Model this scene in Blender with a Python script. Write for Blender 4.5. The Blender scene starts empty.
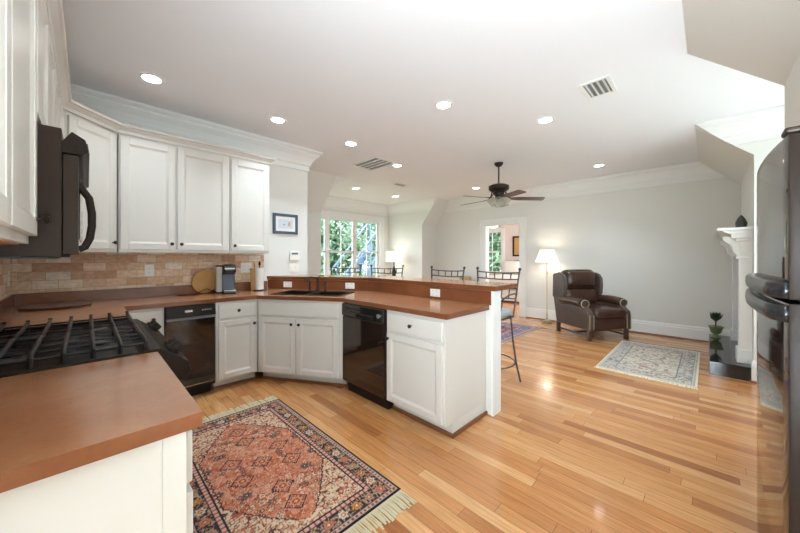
import bpy, bmesh, math, random
import numpy as np
from mathutils import Vector, Matrix
PI = math.pi
sc = bpy.context.scene
COL = sc.collection
random.seed(7)

# ------------------------------------------------------------------ camera
YAW = 0.789
cam_data = bpy.data.cameras.new('camera')
cam = bpy.data.objects.new('camera', cam_data)
COL.objects.link(cam)
cam.location = (0, 0, 1.313)
cam.rotation_euler = (PI/2, 0, -YAW)
cam_data.sensor_width = 36
cam_data.lens = 36*310.76/800
cam_data.shift_y = -8.83/800
cam_data.clip_start = 0.02
sc.camera = cam

# ------------------------------------------------------------------ world, daylight, exposure
world = bpy.data.worlds.new('World'); sc.world = world
world.use_nodes = True
wn = world.node_tree.nodes; wl = world.node_tree.links
bg = wn['Background']; bg.inputs['Strength'].default_value = 2.5
wtc = wn.new('ShaderNodeTexCoord'); wsep = wn.new('ShaderNodeSeparateXYZ')
wr = wn.new('ShaderNodeValToRGB')
wr.color_ramp.elements[0].position = 0.45; wr.color_ramp.elements[0].color = (0.30, 0.34, 0.28, 1)
wr.color_ramp.elements[1].position = 0.60; wr.color_ramp.elements[1].color = (0.80, 0.91, 1.0, 1)
wm = wn.new('ShaderNodeMath'); wm.operation = 'MULTIPLY_ADD'; wm.inputs[1].default_value = 0.5; wm.inputs[2].default_value = 0.5
wl.new(wtc.outputs['Generated'], wsep.inputs[0]); wl.new(wsep.outputs['Z'], wm.inputs[0])
wl.new(wm.outputs[0], wr.inputs[0]); wl.new(wr.outputs[0], bg.inputs['Color'])

def area(name, loc, rot, sx, sy, power, color=(1, 1, 1)):
    d = bpy.data.lights.new(name, 'AREA'); d.shape = 'RECTANGLE'; d.size = sx; d.size_y = sy
    d.energy = power; d.color = color
    o = bpy.data.objects.new(name, d); COL.objects.link(o); o.location = loc; o.rotation_euler = rot
    return o
# daylight of the unseen dormer window, then two added fill lamps
area('dormer_window_daylight', (4.02, -1.48, 1.45), (PI/2+0.8, 0, 0), 1.5, 1.5, 11, (0.78, 0.91, 1.0))
area('side_fill_added', (-0.40, -0.46, 1.15), (PI/2+1.0, 0, -PI/2), 1.1, 1.6, 52, (0.78, 0.91, 1.0))  # added fill lamp, tilted up to brighten the ceiling and far wall
area('bedroom_fill_added', (9.0, 1.75, 1.6), (PI/2, 0, 0), 1.8, 1.5, 28, (1.0, 0.97, 0.95))  # added fill lamp by a bedroom wall that has no window
CAN_POWER = 1.0
sc.view_settings.view_transform = 'Standard'
sc.view_settings.look = 'None'
sc.view_settings.gamma = 1.0
sc.view_settings.use_curve_mapping = False
sc.view_settings.exposure = 1.78

# ------------------------------------------------------------------ materials
def lin(c):
    return tuple((x/12.92 if x <= 0.04045 else ((x+0.055)/1.055)**2.4) for x in c)
def rgb(r, g, b): return lin((r/255, g/255, b/255)) + (1,)
def newmat(name):
    m = bpy.data.materials.new(name); m.use_nodes = True
    return m, m.node_tree.nodes, m.node_tree.links, m.node_tree.nodes['Principled BSDF']
def setp(p, **k):
    names = {'color': 'Base Color', 'rough': 'Roughness', 'metal': 'Metallic', 'coat': 'Coat Weight',
             'coat_rough': 'Coat Roughness', 'spec': 'Specular IOR Level', 'trans': 'Transmission Weight',
             'emit': 'Emission Color', 'estr': 'Emission Strength', 'sheen': 'Sheen Weight', 'ior': 'IOR', 'alpha': 'Alpha'}
    for a, v in k.items(): p.inputs[names[a]].default_value = v
def mat(name, color, rough=0.5, bump=0.0, bscale=60, var=0.0, vscale=8, **k):
    m, n, l, p = newmat(name)
    setp(p, color=color, rough=rough, **k)
    tc = n.new('ShaderNodeTexCoord')
    if var > 0:
        t = n.new('ShaderNodeTexNoise'); t.inputs['Scale'].default_value = vscale; t.inputs['Detail'].default_value = 4
        mx = n.new('ShaderNodeMix'); mx.data_type = 'RGBA'
        mx.inputs[6].default_value = tuple(c*(1-var) for c in color[:3])+(1,)
        mx.inputs[7].default_value = tuple(min(1, c*(1+var)) for c in color[:3])+(1,)
        l.new(tc.outputs['Object'], t.inputs['Vector']); l.new(t.outputs['Fac'], mx.inputs[0]); l.new(mx.outputs[2], p.inputs['Base Color'])
    if bump > 0:
        t = n.new('ShaderNodeTexNoise'); t.inputs['Scale'].default_value = bscale; t.inputs['Detail'].default_value = 3
        b = n.new('ShaderNodeBump'); b.inputs['Strength'].default_value = bump; b.inputs['Distance'].default_value = 0.002
        l.new(tc.outputs['Object'], t.inputs['Vector']); l.new(t.outputs['Fac'], b.inputs['Height']); l.new(b.outputs[0], p.inputs['Normal'])
    return m
M = {}
M['wall'] = mat('wall_paint', rgb(227, 226, 220), 0.85, 0.15, 180)
M['ceiling'] = mat('ceiling_paint', rgb(240, 241, 243), 0.9, 0.1, 120)
M['trim'] = mat('trim_white', rgb(236, 236, 233), 0.45)
M['cab'] = mat('cabinet_white', rgb(219, 214, 206), 0.38, 0.1, 30)
M['cabin'] = mat('cabinet_underside_wood', rgb(190, 130, 80), 0.6, 0.1, 30)
M['black'] = mat('black_gloss', (0.012, 0.011, 0.011, 1), 0.09, coat=0.4)
M['brownblack'] = mat('black_appliance_glass', (0.022, 0.012, 0.009, 1), 0.07, coat=0.5)
M['blackmat'] = mat('black_enamel', (0.022, 0.014, 0.010, 1), 0.4, 0.1, 80, spec=0.12)
M['brownshell'] = mat('brown_black_shell', (0.040, 0.026, 0.019, 1), 0.45, 0.1, 80, spec=0.10)
M['iron'] = mat('cast_iron', (0.012, 0.010, 0.010, 1), 0.38, 0.25, 200, spec=0.3)
M['wiron'] = mat('wrought_iron', (0.05, 0.043, 0.038, 1), 0.5, 0.2, 150)
M['bronze'] = mat('oil_rubbed_bronze', (0.035, 0.024, 0.018, 1), 0.38, metal=0.6)
M['handleblack'] = mat('satin_black_handle', (0.012, 0.012, 0.013, 1), 0.22, spec=0.45)
M['burnermetal'] = mat('dull_burner_metal', (0.16, 0.15, 0.14, 1), 0.35, metal=0.7)
M['chrome'] = mat('brushed_steel', (0.62, 0.62, 0.62, 1), 0.25, metal=1.0)
M['brass'] = mat('aged_brass', (0.52, 0.45, 0.30, 1), 0.3, metal=0.9)
M['plastic'] = mat('white_plastic', rgb(240, 238, 230), 0.4)
M['greyplastic'] = mat('blue_grey_plastic', rgb(78, 88, 104), 0.3)
M['leather'] = mat('brown_leather', (0.062, 0.029, 0.020, 1), 0.26, 0.35, 45, 0.45, 7)
M['leather2'] = mat('grey_brown_leather', (0.080, 0.055, 0.040, 1), 0.38, 0.3, 45, 0.3, 7)
M['darkwood'] = mat('dark_mahogany', (0.075, 0.028, 0.016, 1), 0.35, 0.1, 60, 0.3, 12)
M['blade'] = mat('walnut_fan_blade', (0.10, 0.045, 0.028, 1), 0.4, 0.1, 40, 0.35, 14)
M['cushion'] = mat('grey_seat_fabric', rgb(150, 152, 152), 0.9, 0.4, 120, 0.15, 60)
M['linen'] = mat('white_linen', rgb(236, 232, 226), 0.9, 0.3, 40)
M['paper'] = mat('paper_towel', rgb(242, 240, 235), 0.95, 0.4, 90)
M['bamboo'] = mat('bamboo_board', rgb(196, 150, 90), 0.5, 0.1, 50, 0.2, 10)
M['wicker'] = mat('tan_wicker', rgb(190, 165, 125), 0.8, 0.6, 90, 0.3, 50)
M['granite'] = mat('black_granite', (0.016, 0.016, 0.018, 1), 0.07, coat=0.3)
M['brick_in'] = mat('firebox_lining', (0.03, 0.028, 0.026, 1), 0.9, 0.4, 30)
M['pot'] = mat('green_glazed_pot', rgb(120, 132, 88), 0.35, 0.1, 30, 0.2, 20)
M['leafdark'] = mat('dark_leaf', rgb(46, 58, 38), 0.45, var=0.3, vscale=20)
M['sculpt'] = mat('dark_stone_egg', (0.04, 0.04, 0.038, 1), 0.4, 0.3, 60)
M['picframe'] = mat('blue_grey_frame', rgb(66, 82, 98), 0.45)
M['stairwood'] = mat('grey_blue_deck_paint', rgb(104, 120, 138), 0.7, 0.2, 20, 0.15, 5)
M['bark'] = mat('bark', (0.12, 0.085, 0.06, 1), 0.9, 0.8, 15, 0.3, 6)
M['lawn'] = mat('lawn_grass', (0.10, 0.20, 0.06, 1), 0.95, 0.8, 20, 0.35, 3)
M['bedwall'] = mat('bedroom_wall', rgb(226, 214, 208), 0.85, 0.1, 100)
M['shoe'] = mat('stained_shoe_molding', rgb(128, 80, 48), 0.5)
M['fringe'] = mat('cotton_fringe', rgb(202, 186, 152), 0.95, 0.5, 100)
M['fringe2'] = mat('ivory_fringe', rgb(226, 214, 190), 0.95, 0.5, 100)
M['ventdark'] = mat('vent_shadow_metal', rgb(120, 122, 122), 0.7)

def emis(name, color, strength, base=None):
    m, n, l, p = newmat(name)
    setp(p, color=base or color, rough=0.6, emit=color, estr=strength)
    return m
M['canlens'] = emis('lit_lens', (1, 0.98, 0.95, 1), 7)
M['shade_lit'] = emis('lit_fabric_shade', (1, 0.93, 0.84, 1), 0.30, rgb(245, 238, 225))
M['shade_lit2'] = emis('lit_pleated_shade', (1, 0.95, 0.88, 1), 0.28, rgb(240, 232, 218))
M['fanbowl'] = emis('lit_glass_bowl', (1, 0.86, 0.66, 1), 1.2, rgb(245, 230, 205))

def glassmat(name, tint=(1, 1, 1, 1), rough=0.0):
    m, n, l, p = newmat(name)
    setp(p, color=tint, rough=rough, trans=1.0, ior=1.1)
    return m
M['pane'] = glassmat('window_glass')
def tulip():
    m, n, l, p = newmat('frosted_glass'); setp(p, color=rgb(235, 232, 220), rough=0.25, trans=0.55, ior=1.3)
    return m
M['tulip'] = tulip()

def nd(n, t, **k):
    x = n.new(t)
    for a, v in k.items(): setattr(x, a, v)
    return x
def ramp(n, stops):
    r = n.new('ShaderNodeValToRGB'); e = r.color_ramp.elements
    while len(e) < len(stops): e.new(0.5)
    for i, (pos, c) in enumerate(stops): e[i].position = pos; e[i].color = c
    return r
def bricks(name, axes, bw, bh, stops, mortar_col, mortar, rough, grain=None, bump=0.4, coat=0.0, offset=0.5, interp='LINEAR', stagger=False):
    """axes: which object axes run along the rows and across them"""
    m, n, l, p = newmat(name)
    tc = n.new('ShaderNodeTexCoord'); s = n.new('ShaderNodeSeparateXYZ'); c = n.new('ShaderNodeCombineXYZ')
    l.new(tc.outputs['Object'], s.inputs[0])
    l.new(s.outputs[axes[0]], c.inputs[0]); l.new(s.outputs[axes[1]], c.inputs[1])
    b = n.new('ShaderNodeTexBrick'); b.offset = offset; b.offset_frequency = 2
    b.inputs['Color1'].default_value = (0, 0, 0, 1); b.inputs['Color2'].default_value = (1, 1, 1, 1); b.inputs['Mortar'].default_value = (0.5, 0.5, 0.5, 1)
    b.inputs['Scale'].default_value = 1; b.inputs['Mortar Size'].default_value = mortar; b.inputs['Mortar Smooth'].default_value = 0.1
    b.inputs['Brick Width'].default_value = bw; b.inputs['Row Height'].default_value = bh
    mo = n.new('ShaderNodeMapping'); mo.inputs['Location'].default_value = (19.0, 30*bh, 0); l.new(c.outputs[0], mo.inputs[0])
    vec = mo.outputs[0]
    if stagger:
        sp = n.new('ShaderNodeSeparateXYZ'); l.new(vec, sp.inputs[0])
        dv_ = nd(n, 'ShaderNodeMath', operation='DIVIDE'); dv_.inputs[1].default_value = bh; l.new(sp.outputs[1], dv_.inputs[0])
        fl_ = nd(n, 'ShaderNodeMath', operation='FLOOR'); l.new(dv_.outputs[0], fl_.inputs[0])
        wn_ = nd(n, 'ShaderNodeTexWhiteNoise', noise_dimensions='1D'); l.new(fl_.outputs[0], wn_.inputs['W'])
        ad = nd(n, 'ShaderNodeMath', operation='MULTIPLY_ADD'); ad.inputs[1].default_value = bw*3; l.new(wn_.outputs['Value'], ad.inputs[0]); l.new(sp.outputs[0], ad.inputs[2])
        cb = n.new('ShaderNodeCombineXYZ'); l.new(ad.outputs[0], cb.inputs[0]); l.new(sp.outputs[1], cb.inputs[1]); vec = cb.outputs[0]
    l.new(vec, b.inputs['Vector'])
    r = ramp(n, stops); r.color_ramp.interpolation = interp
    l.new(b.outputs['Color'], r.inputs[0])
    g = n.new('ShaderNodeTexNoise'); g.inputs['Detail'].default_value = 5; g.inputs['Scale'].default_value = 1
    mp = n.new('ShaderNodeMapping'); mp.inputs['Scale'].default_value = grain or (20, 20, 20)
    l.new(vec, mp.inputs[0]); l.new(mp.outputs[0], g.inputs['Vector'])
    gr = ramp(n, [(0.25, (0.72, 0.70, 0.68, 1)), (0.75, (1.12, 1.12, 1.12, 1))])
    l.new(g.outputs['Fac'], gr.inputs[0])
    mul = nd(n, 'ShaderNodeMix', data_type='RGBA', blend_type='MULTIPLY'); mul.inputs[0].default_value = 1
    l.new(r.outputs[0], mul.inputs[6]); l.new(gr.outputs[0], mul.inputs[7])
    mix = nd(n, 'ShaderNodeMix', data_type='RGBA'); mix.inputs[7].default_value = mortar_col
    l.new(b.outputs['Fac'], mix.inputs[0]); l.new(mul.outputs[2], mix.inputs[6]); l.new(mix.outputs[2], p.inputs['Base Color'])
    bp = n.new('ShaderNodeBump'); bp.inputs['Strength'].default_value = bump; bp.inputs['Distance'].default_value = 0.002; bp.invert = True
    l.new(b.outputs['Fac'], bp.inputs['Height']); l.new(bp.outputs[0], p.inputs['Normal'])
    setp(p, rough=rough, coat=coat, coat_rough=0.08)
    return m
M['floor'] = bricks('oak_strip_floor', (1, 0), 0.95, 0.078,
    [(0.0, rgb(168, 104, 58)), (0.10, rgb(188, 124, 72)), (0.30, rgb(200, 134, 78)), (0.6, rgb(210, 147, 90)), (0.85, rgb(218, 159, 101)), (1.0, rgb(224, 169, 114))],
    rgb(112, 70, 42), 0.0011, 0.2, grain=(5, 70, 1), bump=0.12, coat=0.35, offset=0.0, stagger=True)
M['tile'] = bricks('tumbled_travertine_tile', (0, 2), 0.150, 0.0745,
    [(0.0, rgb(196, 150, 118)), (0.2, rgb(214, 174, 140)), (0.5, rgb(230, 198, 166)), (0.8, rgb(238, 212, 186)), (1.0, rgb(238, 224, 208))],
    rgb(170, 150, 126), 0.0018, 0.6, grain=(28, 40, 20), bump=0.5)
M['tile_side'] = bricks('tumbled_travertine_tile_side', (1, 2), 0.150, 0.0745,
    [(0.0, rgb(196, 150, 118)), (0.2, rgb(214, 174, 140)), (0.5, rgb(230, 198, 166)), (0.8, rgb(238, 212, 186)), (1.0, rgb(238, 224, 208))],
    rgb(170, 150, 126), 0.0018, 0.6, grain=(28, 40, 20), bump=0.5)
def laminate(nm='brown_laminate', cols=None):
    m, n, l, p = newmat(nm)
    tc = n.new('ShaderNodeTexCoord')
    t = n.new('ShaderNodeTexNoise'); t.inputs['Scale'].default_value = 3.5; t.inputs['Detail'].default_value = 8; t.inputs['Roughness'].default_value = 0.65
    t2 = n.new('ShaderNodeTexNoise'); t2.inputs['Scale'].default_value = 90; t2.inputs['Detail'].default_value = 2
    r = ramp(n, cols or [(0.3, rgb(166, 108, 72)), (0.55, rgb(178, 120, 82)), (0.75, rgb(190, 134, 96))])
    mul = nd(n, 'ShaderNodeMix', data_type='RGBA', blend_type='MULTIPLY'); mul.inputs[0].default_value = 0.25
    l.new(tc.outputs['Object'], t.inputs['Vector']); l.new(tc.outputs['Object'], t2.inputs['Vector'])
    l.new(t.outputs['Fac'], r.inputs[0]); l.new(r.outputs[0], mul.inputs[6]); l.new(t2.outputs['Color'], mul.inputs[7])
    l.new(mul.outputs[2], p.inputs['Base Color'])
    setp(p, rough=0.26, spec=0.6, coat=0.5, coat_rough=0.14)
    return m
M['lam'] = laminate()
M['lam_dark'] = laminate('brown_laminate_dark', [(0.3, rgb(122, 70, 42)), (0.55, rgb(134, 78, 46)), (0.75, rgb(146, 88, 54))])  # darker brown for upright counter faces and splash panels
def attrmat(name, rough=0.95):
    m, n, l, p = newmat(name)
    a = n.new('ShaderNodeVertexColor'); a.layer_name = 'weave'
    t = n.new('ShaderNodeTexNoise'); t.inputs['Scale'].default_value = 350; t.inputs['Detail'].default_value = 2
    tc = n.new('ShaderNodeTexCoord'); l.new(tc.outputs['Object'], t.inputs['Vector'])
    r = ramp(n, [(0.3, (0.7, 0.7, 0.7, 1)), (0.7, (1.15, 1.15, 1.15, 1))]); l.new(t.outputs['Fac'], r.inputs[0])
    mul = nd(n, 'ShaderNodeMix', data_type='RGBA', blend_type='MULTIPLY'); mul.inputs[0].default_value = 1
    l.new(a.outputs['Color'], mul.inputs[6]); l.new(r.outputs[0], mul.inputs[7]); l.new(mul.outputs[2], p.inputs['Base Color'])
    b = n.new('ShaderNodeBump'); b.inputs['Strength'].default_value = 0.5; b.inputs['Distance'].default_value = 0.002
    l.new(t.outputs['Fac'], b.inputs['Height']); l.new(b.outputs[0], p.inputs['Normal'])
    setp(p, rough=rough, spec=0.1)
    return m
M['rug'] = attrmat('woven_wool')
def leafmat(name, c1, c2):
    m, n, l, p = newmat(name)
    tc = n.new('ShaderNodeTexCoord'); t = n.new('ShaderNodeTexNoise'); t.inputs['Scale'].default_value = 1.6; t.inputs['Detail'].default_value = 5
    r = ramp(n, [(0.35, c1), (0.65, c2)])
    l.new(tc.outputs['Object'], t.inputs['Vector']); l.new(t.outputs['Fac'], r.inputs[0]); l.new(r.outputs[0], p.inputs['Base Color'])
    setp(p, rough=0.6)
    return m
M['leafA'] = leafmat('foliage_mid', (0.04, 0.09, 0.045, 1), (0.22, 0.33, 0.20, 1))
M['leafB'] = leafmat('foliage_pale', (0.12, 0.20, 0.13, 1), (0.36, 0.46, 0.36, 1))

# ------------------------------------------------------------------ mesh helpers
class MB:
    def __init__(s): s.bm = bmesh.new()
    def box(s, x0, x1, y0, y1, z0, z1, mtx=None):
        vs = [s.bm.verts.new((x, y, z)) for x in (x0, x1) for y in (y0, y1) for z in (z0, z1)]
        for f in ((0,1,3,2),(4,6,7,5),(0,4,5,1),(2,3,7,6),(0,2,6,4),(1,5,7,3)):
            s.bm.faces.new([vs[i] for i in f])
        if mtx is not None:
            for v in vs: v.co = mtx @ v.co
        return s
    def prism(s, poly, a, b, axis='z', mtx=None):
        """polygon in the two other axes, extruded along axis from a to b"""
        def co(p, t):
            if axis == 'z': return (p[0], p[1], t)
            if axis == 'x': return (t, p[0], p[1])
            return (p[0], t, p[1])
        A = [s.bm.verts.new(co(p, a)) for p in poly]; B = [s.bm.verts.new(co(p, b)) for p in poly]
        n = len(poly)
        s.bm.faces.new(A); s.bm.faces.new(B[::-1])
        for i in range(n): s.bm.faces.new((A[i], B[i], B[(i+1) % n], A[(i+1) % n]))
        if mtx is not None:
            for v in A+B: v.co = mtx @ v.co
        return s
    def holed(s, outer, hole, z0, z1):
        bm2 = bmesh.new()
        for loop in (outer, hole):
            vs = [bm2.verts.new((p[0], p[1], z1)) for p in loop]
            for i in range(len(vs)): bm2.edges.new((vs[i], vs[(i+1) % len(vs)]))
        bmesh.ops.triangle_fill(bm2, use_beauty=True, use_dissolve=False, edges=bm2.edges[:])
        r = bmesh.ops.extrude_face_region(bm2, geom=bm2.faces[:])
        for v in [g for g in r['geom'] if isinstance(g, bmesh.types.BMVert)]: v.co.z = z0
        me = bpy.data.meshes.new('t'); bm2.to_mesh(me); bm2.free(); s.bm.from_mesh(me); bpy.data.meshes.remove(me)
        return s
    def tube(s, pts, r, seg=8, closed=False, r2=None):
        pts = [Vector(p) for p in pts]; n = len(pts); rings = []
        up = None
        for i, p in enumerate(pts):
            if closed: d = pts[(i+1) % n]-pts[i-1]
            else: d = (pts[min(i+1, n-1)]-pts[max(i-1, 0)])
            d.normalize()
            if up is None:
                up = Vector((0, 0, 1)) if abs(d.z) < 0.9 else Vector((1, 0, 0))
            a = d.cross(up); 
            if a.length < 1e-4: a = d.cross(Vector((0, 1, 0)))
            a.normalize(); b = a.cross(d); b.normalize(); up = b
            t = i/max(1, n-1); rr = r if r2 is None else r+(r2-r)*t
            rings.append([s.bm.verts.new(p+a*math.cos(2*PI*k/seg)*rr+b*math.sin(2*PI*k/seg)*rr) for k in range(seg)])
        m = n if closed else n-1
        for i in range(m):
            A = rings[i]; B = rings[(i+1) % n]
            for k in range(seg): s.bm.faces.new((A[k], A[(k+1) % seg], B[(k+1) % seg], B[k]))
        if not closed: s.bm.faces.new(rings[0][::-1]); s.bm.faces.new(rings[-1])
        return s
    def lathe(s, prof, c=(0, 0, 0), seg=24, mtx=None, cap=True):
        rings = []
        for (r, z) in prof:
            rings.append([s.bm.verts.new((c[0]+r*math.cos(2*PI*k/seg), c[1]+r*math.sin(2*PI*k/seg), c[2]+z)) for k in range(seg)])
        for A, B in zip(rings, rings[1:]):
            for k in range(seg): s.bm.faces.new((A[k], A[(k+1) % seg], B[(k+1) % seg], B[k]))
        if cap:
            if prof[0][0] > 1e-4: s.bm.faces.new(rings[0][::-1])
            if prof[-1][0] > 1e-4: s.bm.faces.new(rings[-1])
        if mtx is not None:
            for R in rings:
                for v in R: v.co = mtx @ v.co
        return s
    def ball(s, c, r, sc_=(1, 1, 1), seg=12):
        g = bmesh.ops.create_uvsphere(s.bm, u_segments=seg, v_segments=max(6, seg//2+2), radius=r)
        for v in g['verts']: v.co = Vector((v.co.x*sc_[0], v.co.y*sc_[1], v.co.z*sc_[2]))+Vector(c)
        return s
    def cushion(s, x0, x1, y0, y1, z0, z1, r=0.04, bulge=(0, 0, 0), n=10, mtx=None, fn=None):
        """rounded box with puffed faces"""
        c = Vector(((x0+x1)/2, (y0+y1)/2, (z0+z1)/2)); h = Vector(((x1-x0)/2, (y1-y0)/2, (z1-z0)/2))
        cache = {}
        def vert(i, j, k):
            key = (i, j, k)
            if key in cache: return cache[key]
            u = Vector((2*i/n-1, 2*j/n-1, 2*k/n-1))
            # ease the parameter so vertices gather near the rounded edges
            e = Vector([math.copysign(abs(t)**0.6, t) for t in u])
            p = Vector((e.x*h.x, e.y*h.y, e.z*h.z))
            rr = min(r, h.x, h.y, h.z)
            q = Vector([max(-(h[a]-rr), min(h[a]-rr, p[a])) for a in range(3)])
            d = p-q
            if d.length > 1e-6: p = q+d.normalized()*min(rr, d.length if d.length < rr else rr)
            f = [(1-u[(a+1) % 3]**2)*(1-u[(a+2) % 3]**2) for a in range(3)]
            for a in range(3): p[a] += math.copysign(1, u[a])*abs(u[a])*bulge[a]*f[a]
            p = p+c
            if fn: p = fn(p)
            if mtx is not None: p = mtx @ p
            cache[key] = s.bm.verts.new(p); return cache[key]
        for a in range(3):
            for side in (0, n):
                for i in range(n):
                    for j in range(n):
                        def idx(p_, q_):
                            t = [0, 0, 0]; t[a] = side; t[(a+1) % 3] = p_; t[(a+2) % 3] = q_; return tuple(t)
                        qd = [vert(*idx(i, j)), vert(*idx(i+1, j)), vert(*idx(i+1, j+1)), vert(*idx(i, j+1))]
                        if side == 0: qd.reverse()
                        s.bm.faces.new(qd)
        return s
    def sweep(s, prof, path, end0=None, end1=None):
        """profile (offset to the RIGHT of travel, z) swept with mitred corners along a plan path"""
        P = [Vector((p[0], p[1])) for p in path]; n = len(P); rings = []
        for i in range(n):
            d0 = (P[i]-P[i-1]).normalized() if i > 0 else None
            d1 = (P[i+1]-P[i]).normalized() if i < n-1 else None
            if d0 is None: d0 = d1
            if d1 is None: d1 = d0
            r0 = Vector((d0.y, -d0.x)); r1 = Vector((d1.y, -d1.x))
            m = (r0+r1); m = m/m.length**2*2
            ring = []
            for (o, z) in prof:
                q = P[i]+m*o
                co = Vector((q.x, q.y, z))
                if i == 0 and end0: co = end0(co)
                if i == n-1 and end1: co = end1(co)
                ring.append(s.bm.verts.new(co))
            rings.append(ring)
        k = len(prof)
        for A, B in zip(rings, rings[1:]):
            for j in range(k): s.bm.faces.new((A[j], A[(j+1) % k], B[(j+1) % k], B[j]))
        s.bm.faces.new(rings[0][::-1]); s.bm.faces.new(rings[-1])
        return s

def darker_uprights(o):
    """second material on the upright faces, a darker brown laminate"""
    for p in o.data.polygons:
        if abs(p.normal.z) < 0.5: p.material_index = 1
    return o
def obj(name, b, m, parent=None, loc=(0, 0, 0), rz=0, bevel=0, smooth=False, seg=2, rot=None):
    bmesh.ops.recalc_face_normals(b.bm, faces=b.bm.faces[:])
    me = bpy.data.meshes.new(name); b.bm.to_mesh(me); b.bm.free()
    o = bpy.data.objects.new(name, me); COL.objects.link(o)
    ms = m if isinstance(m, (list, tuple)) else [m]
    for x in ms: me.materials.append(M[x])
    if parent is not None: o.parent = parent
    o.location = loc
    o.rotation_euler = rot if rot else (0, 0, rz)
    if smooth:
        for p in me.polygons: p.use_smooth = True
        if smooth != 'all':
            md = o.modifiers.new('edges', 'EDGE_SPLIT'); md.split_angle = math.radians(40)
    if bevel:
        md = o.modifiers.new('bevel', 'BEVEL'); md.width = bevel; md.segments = seg; md.limit_method = 'ANGLE'; md.angle_limit = math.radians(40)
        if smooth != 'all': 
            # bevel must come before splitting
            if 'edges' in o.modifiers: o.modifiers.move(1, 0)
    return o
def thing(name, label, cat, loc=(0, 0, 0), rz=0, group=None):
    o = bpy.data.objects.new(name, None); COL.objects.link(o)
    o.empty_display_size = 0.1
    o.location = loc; o.rotation_euler = (0, 0, rz); o['label'] = label; o['category'] = cat
    if group: o['group'] = group
    return o
def tag(o, label, cat, group=None, kind=None):
    o['label'] = label; o['category'] = cat
    if group: o['group'] = group
    if kind: o['kind'] = kind
    return o
def struct(name, b, m, label=None, cat=None, **k):
    o = obj(name, b, m, **k); o['kind'] = 'structure'
    if label: o['label'] = label
    if cat: o['category'] = cat
    return o
def copy_tree(o, parent=None):
    c = o.copy(); COL.objects.link(c)
    if parent is not None: c.parent = parent
    for ch in list(o.children): copy_tree(ch, c)
    return c

# ------------------------------------------------------------------ room dimensions
XL, YB, XF, YR, HC = -0.442, 4.037, 6.805, -0.34, 2.807
T = 0.14
SLR = 0.11          # ceiling line of the right slopes
SLL = 4.80          # ceiling line of the left slopes
YLW = 5.34          # low left wall beyond the kitchen
BX0, BX1, BY = 3.20, 6.20, 6.65
DX0, DX1, DY = 3.10, 4.94, -1.60
ZLR, ZLL = 2.395, 2.19

# ------------------------------------------------------------------ setting
b = MB(); b.box(XL-T, 10.95, -2.95, 6.85, -0.12, 0.0)
struct('floor', b, 'floor', 'honey oak strip flooring running through kitchen and family room', 'floor')
b = MB(); b.box(XL-T, 10.95, -2.95, 6.85, HC, HC+0.1)
struct('ceiling', b, 'ceiling', 'flat white painted ceiling with recessed lights', 'ceiling')
b = MB(); b.box(XL-T, XL, 0.48, YB+T, 0, HC); b.box(XL-T, XL, -2.8, -0.92, 0, HC); b.box(XL-T, XL, -0.92, 0.48, 2.2, HC)
struct('wall_left', b, 'wall', 'kitchen side wall behind the gas range', 'wall')
b = MB(); b.box(XL, 2.204, YB, YB+T, 0, HC); b.box(2.204-T, 2.204, YB+T, YLW, 0, HC)
struct('wall_back', b, 'wall', 'light grey kitchen wall behind the upper cabinets', 'wall')
# low left wall with slopes both sides of the bay
b = MB(); b.box(2.204-T, BX0, YLW, YLW+T, 0, ZLL); b.box(BX0-T, BX0, YLW+T, BY+T, 0, HC)
b.prism([(SLL, HC), (YLW, ZLL), (YLW+T, ZLL), (YLW+T, HC)], 2.204, BX0, 'x')
struct('wall_left_bay_side', b, 'wall', 'grey sloped wall section left of the bay window', 'wall')
b = MB(); b.box(BX1, XF+T, YLW, YLW+T, 0, ZLL); b.box(BX1, BX1+T, YLW+T, BY+T, 0, HC)
b.prism([(SLL, HC), (YLW, ZLL), (YLW+T, ZLL), (YLW+T, HC)], BX1, XF, 'x')
struct('wall_right_bay_side', b, 'wall', 'grey wall and sloped corner right of the bay window', 'wall')
# bay back wall with the triple window opening
WX0, WX1, WZ0, WZ1 = 3.34, 5.88, 0.62, 2.31
b = MB(); b.box(BX0, WX0, BY, BY+T, 0, HC); b.box(WX1, BX1, BY, BY+T, 0, HC); b.box(WX0, WX1, BY, BY+T, 0, WZ0); b.box(WX0, WX1, BY, BY+T, WZ1, HC)
struct('wall_bay', b, 'wall', 'wall around the bay window', 'wall')
# far wall with doorway
DY0, DY1, DZ = 2.985, 3.83, 2.085
b = MB(); b.box(XF, XF+T, YR, DY0, 0, HC); b.box(XF, XF+T, DY1, YLW, 0, HC); b.box(XF, XF+T, DY0, DY1, DZ, HC)
struct('wall_far', b, 'wall', 'long light grey wall behind the leather armchair', 'wall')
# right side: low walls, slopes, dormer, fridge alcove
b = MB(); b.box(DX1, XF+T, YR-T, YR, 0, ZLR); b.box(DX1, DX1+T, DY-T, YR-T, 0, HC); b.box(DX1, DX1+T, YR-T, YR, ZLR, HC)
b.prism([(SLR, HC), (YR, ZLR), (YR-T, ZLR), (YR-T, HC)], DX1+0.0005, XF, 'x')
struct('wall_fireplace', b, 'wall', 'wall with sloped top behind the fireplace mantel', 'wall')
b = MB(); b.box(2.52, DX0, YR-T, YR, 0, ZLR); b.box(DX0-T, DX0, DY-T, YR-T, 0, HC)
b.box(2.52, 2.60, -1.05, YR-T, 0, ZLR); b.box(1.38, 1.50, -2.8, YR, 0, ZLR); b.box(1.50, 2.52, -1.05, -0.97, 0, ZLR); b.box(1.50, 2.52, -0.97, YR, 1.86, ZLR)
b.prism([(SLR, HC), (YR, ZLR), (YR-T, ZLR), (YR-T, HC)], 1.38, DX0, 'x')
struct('wall_refrigerator', b, 'wall', 'grey sloped wall above the black refrigerator', 'wall')
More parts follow.
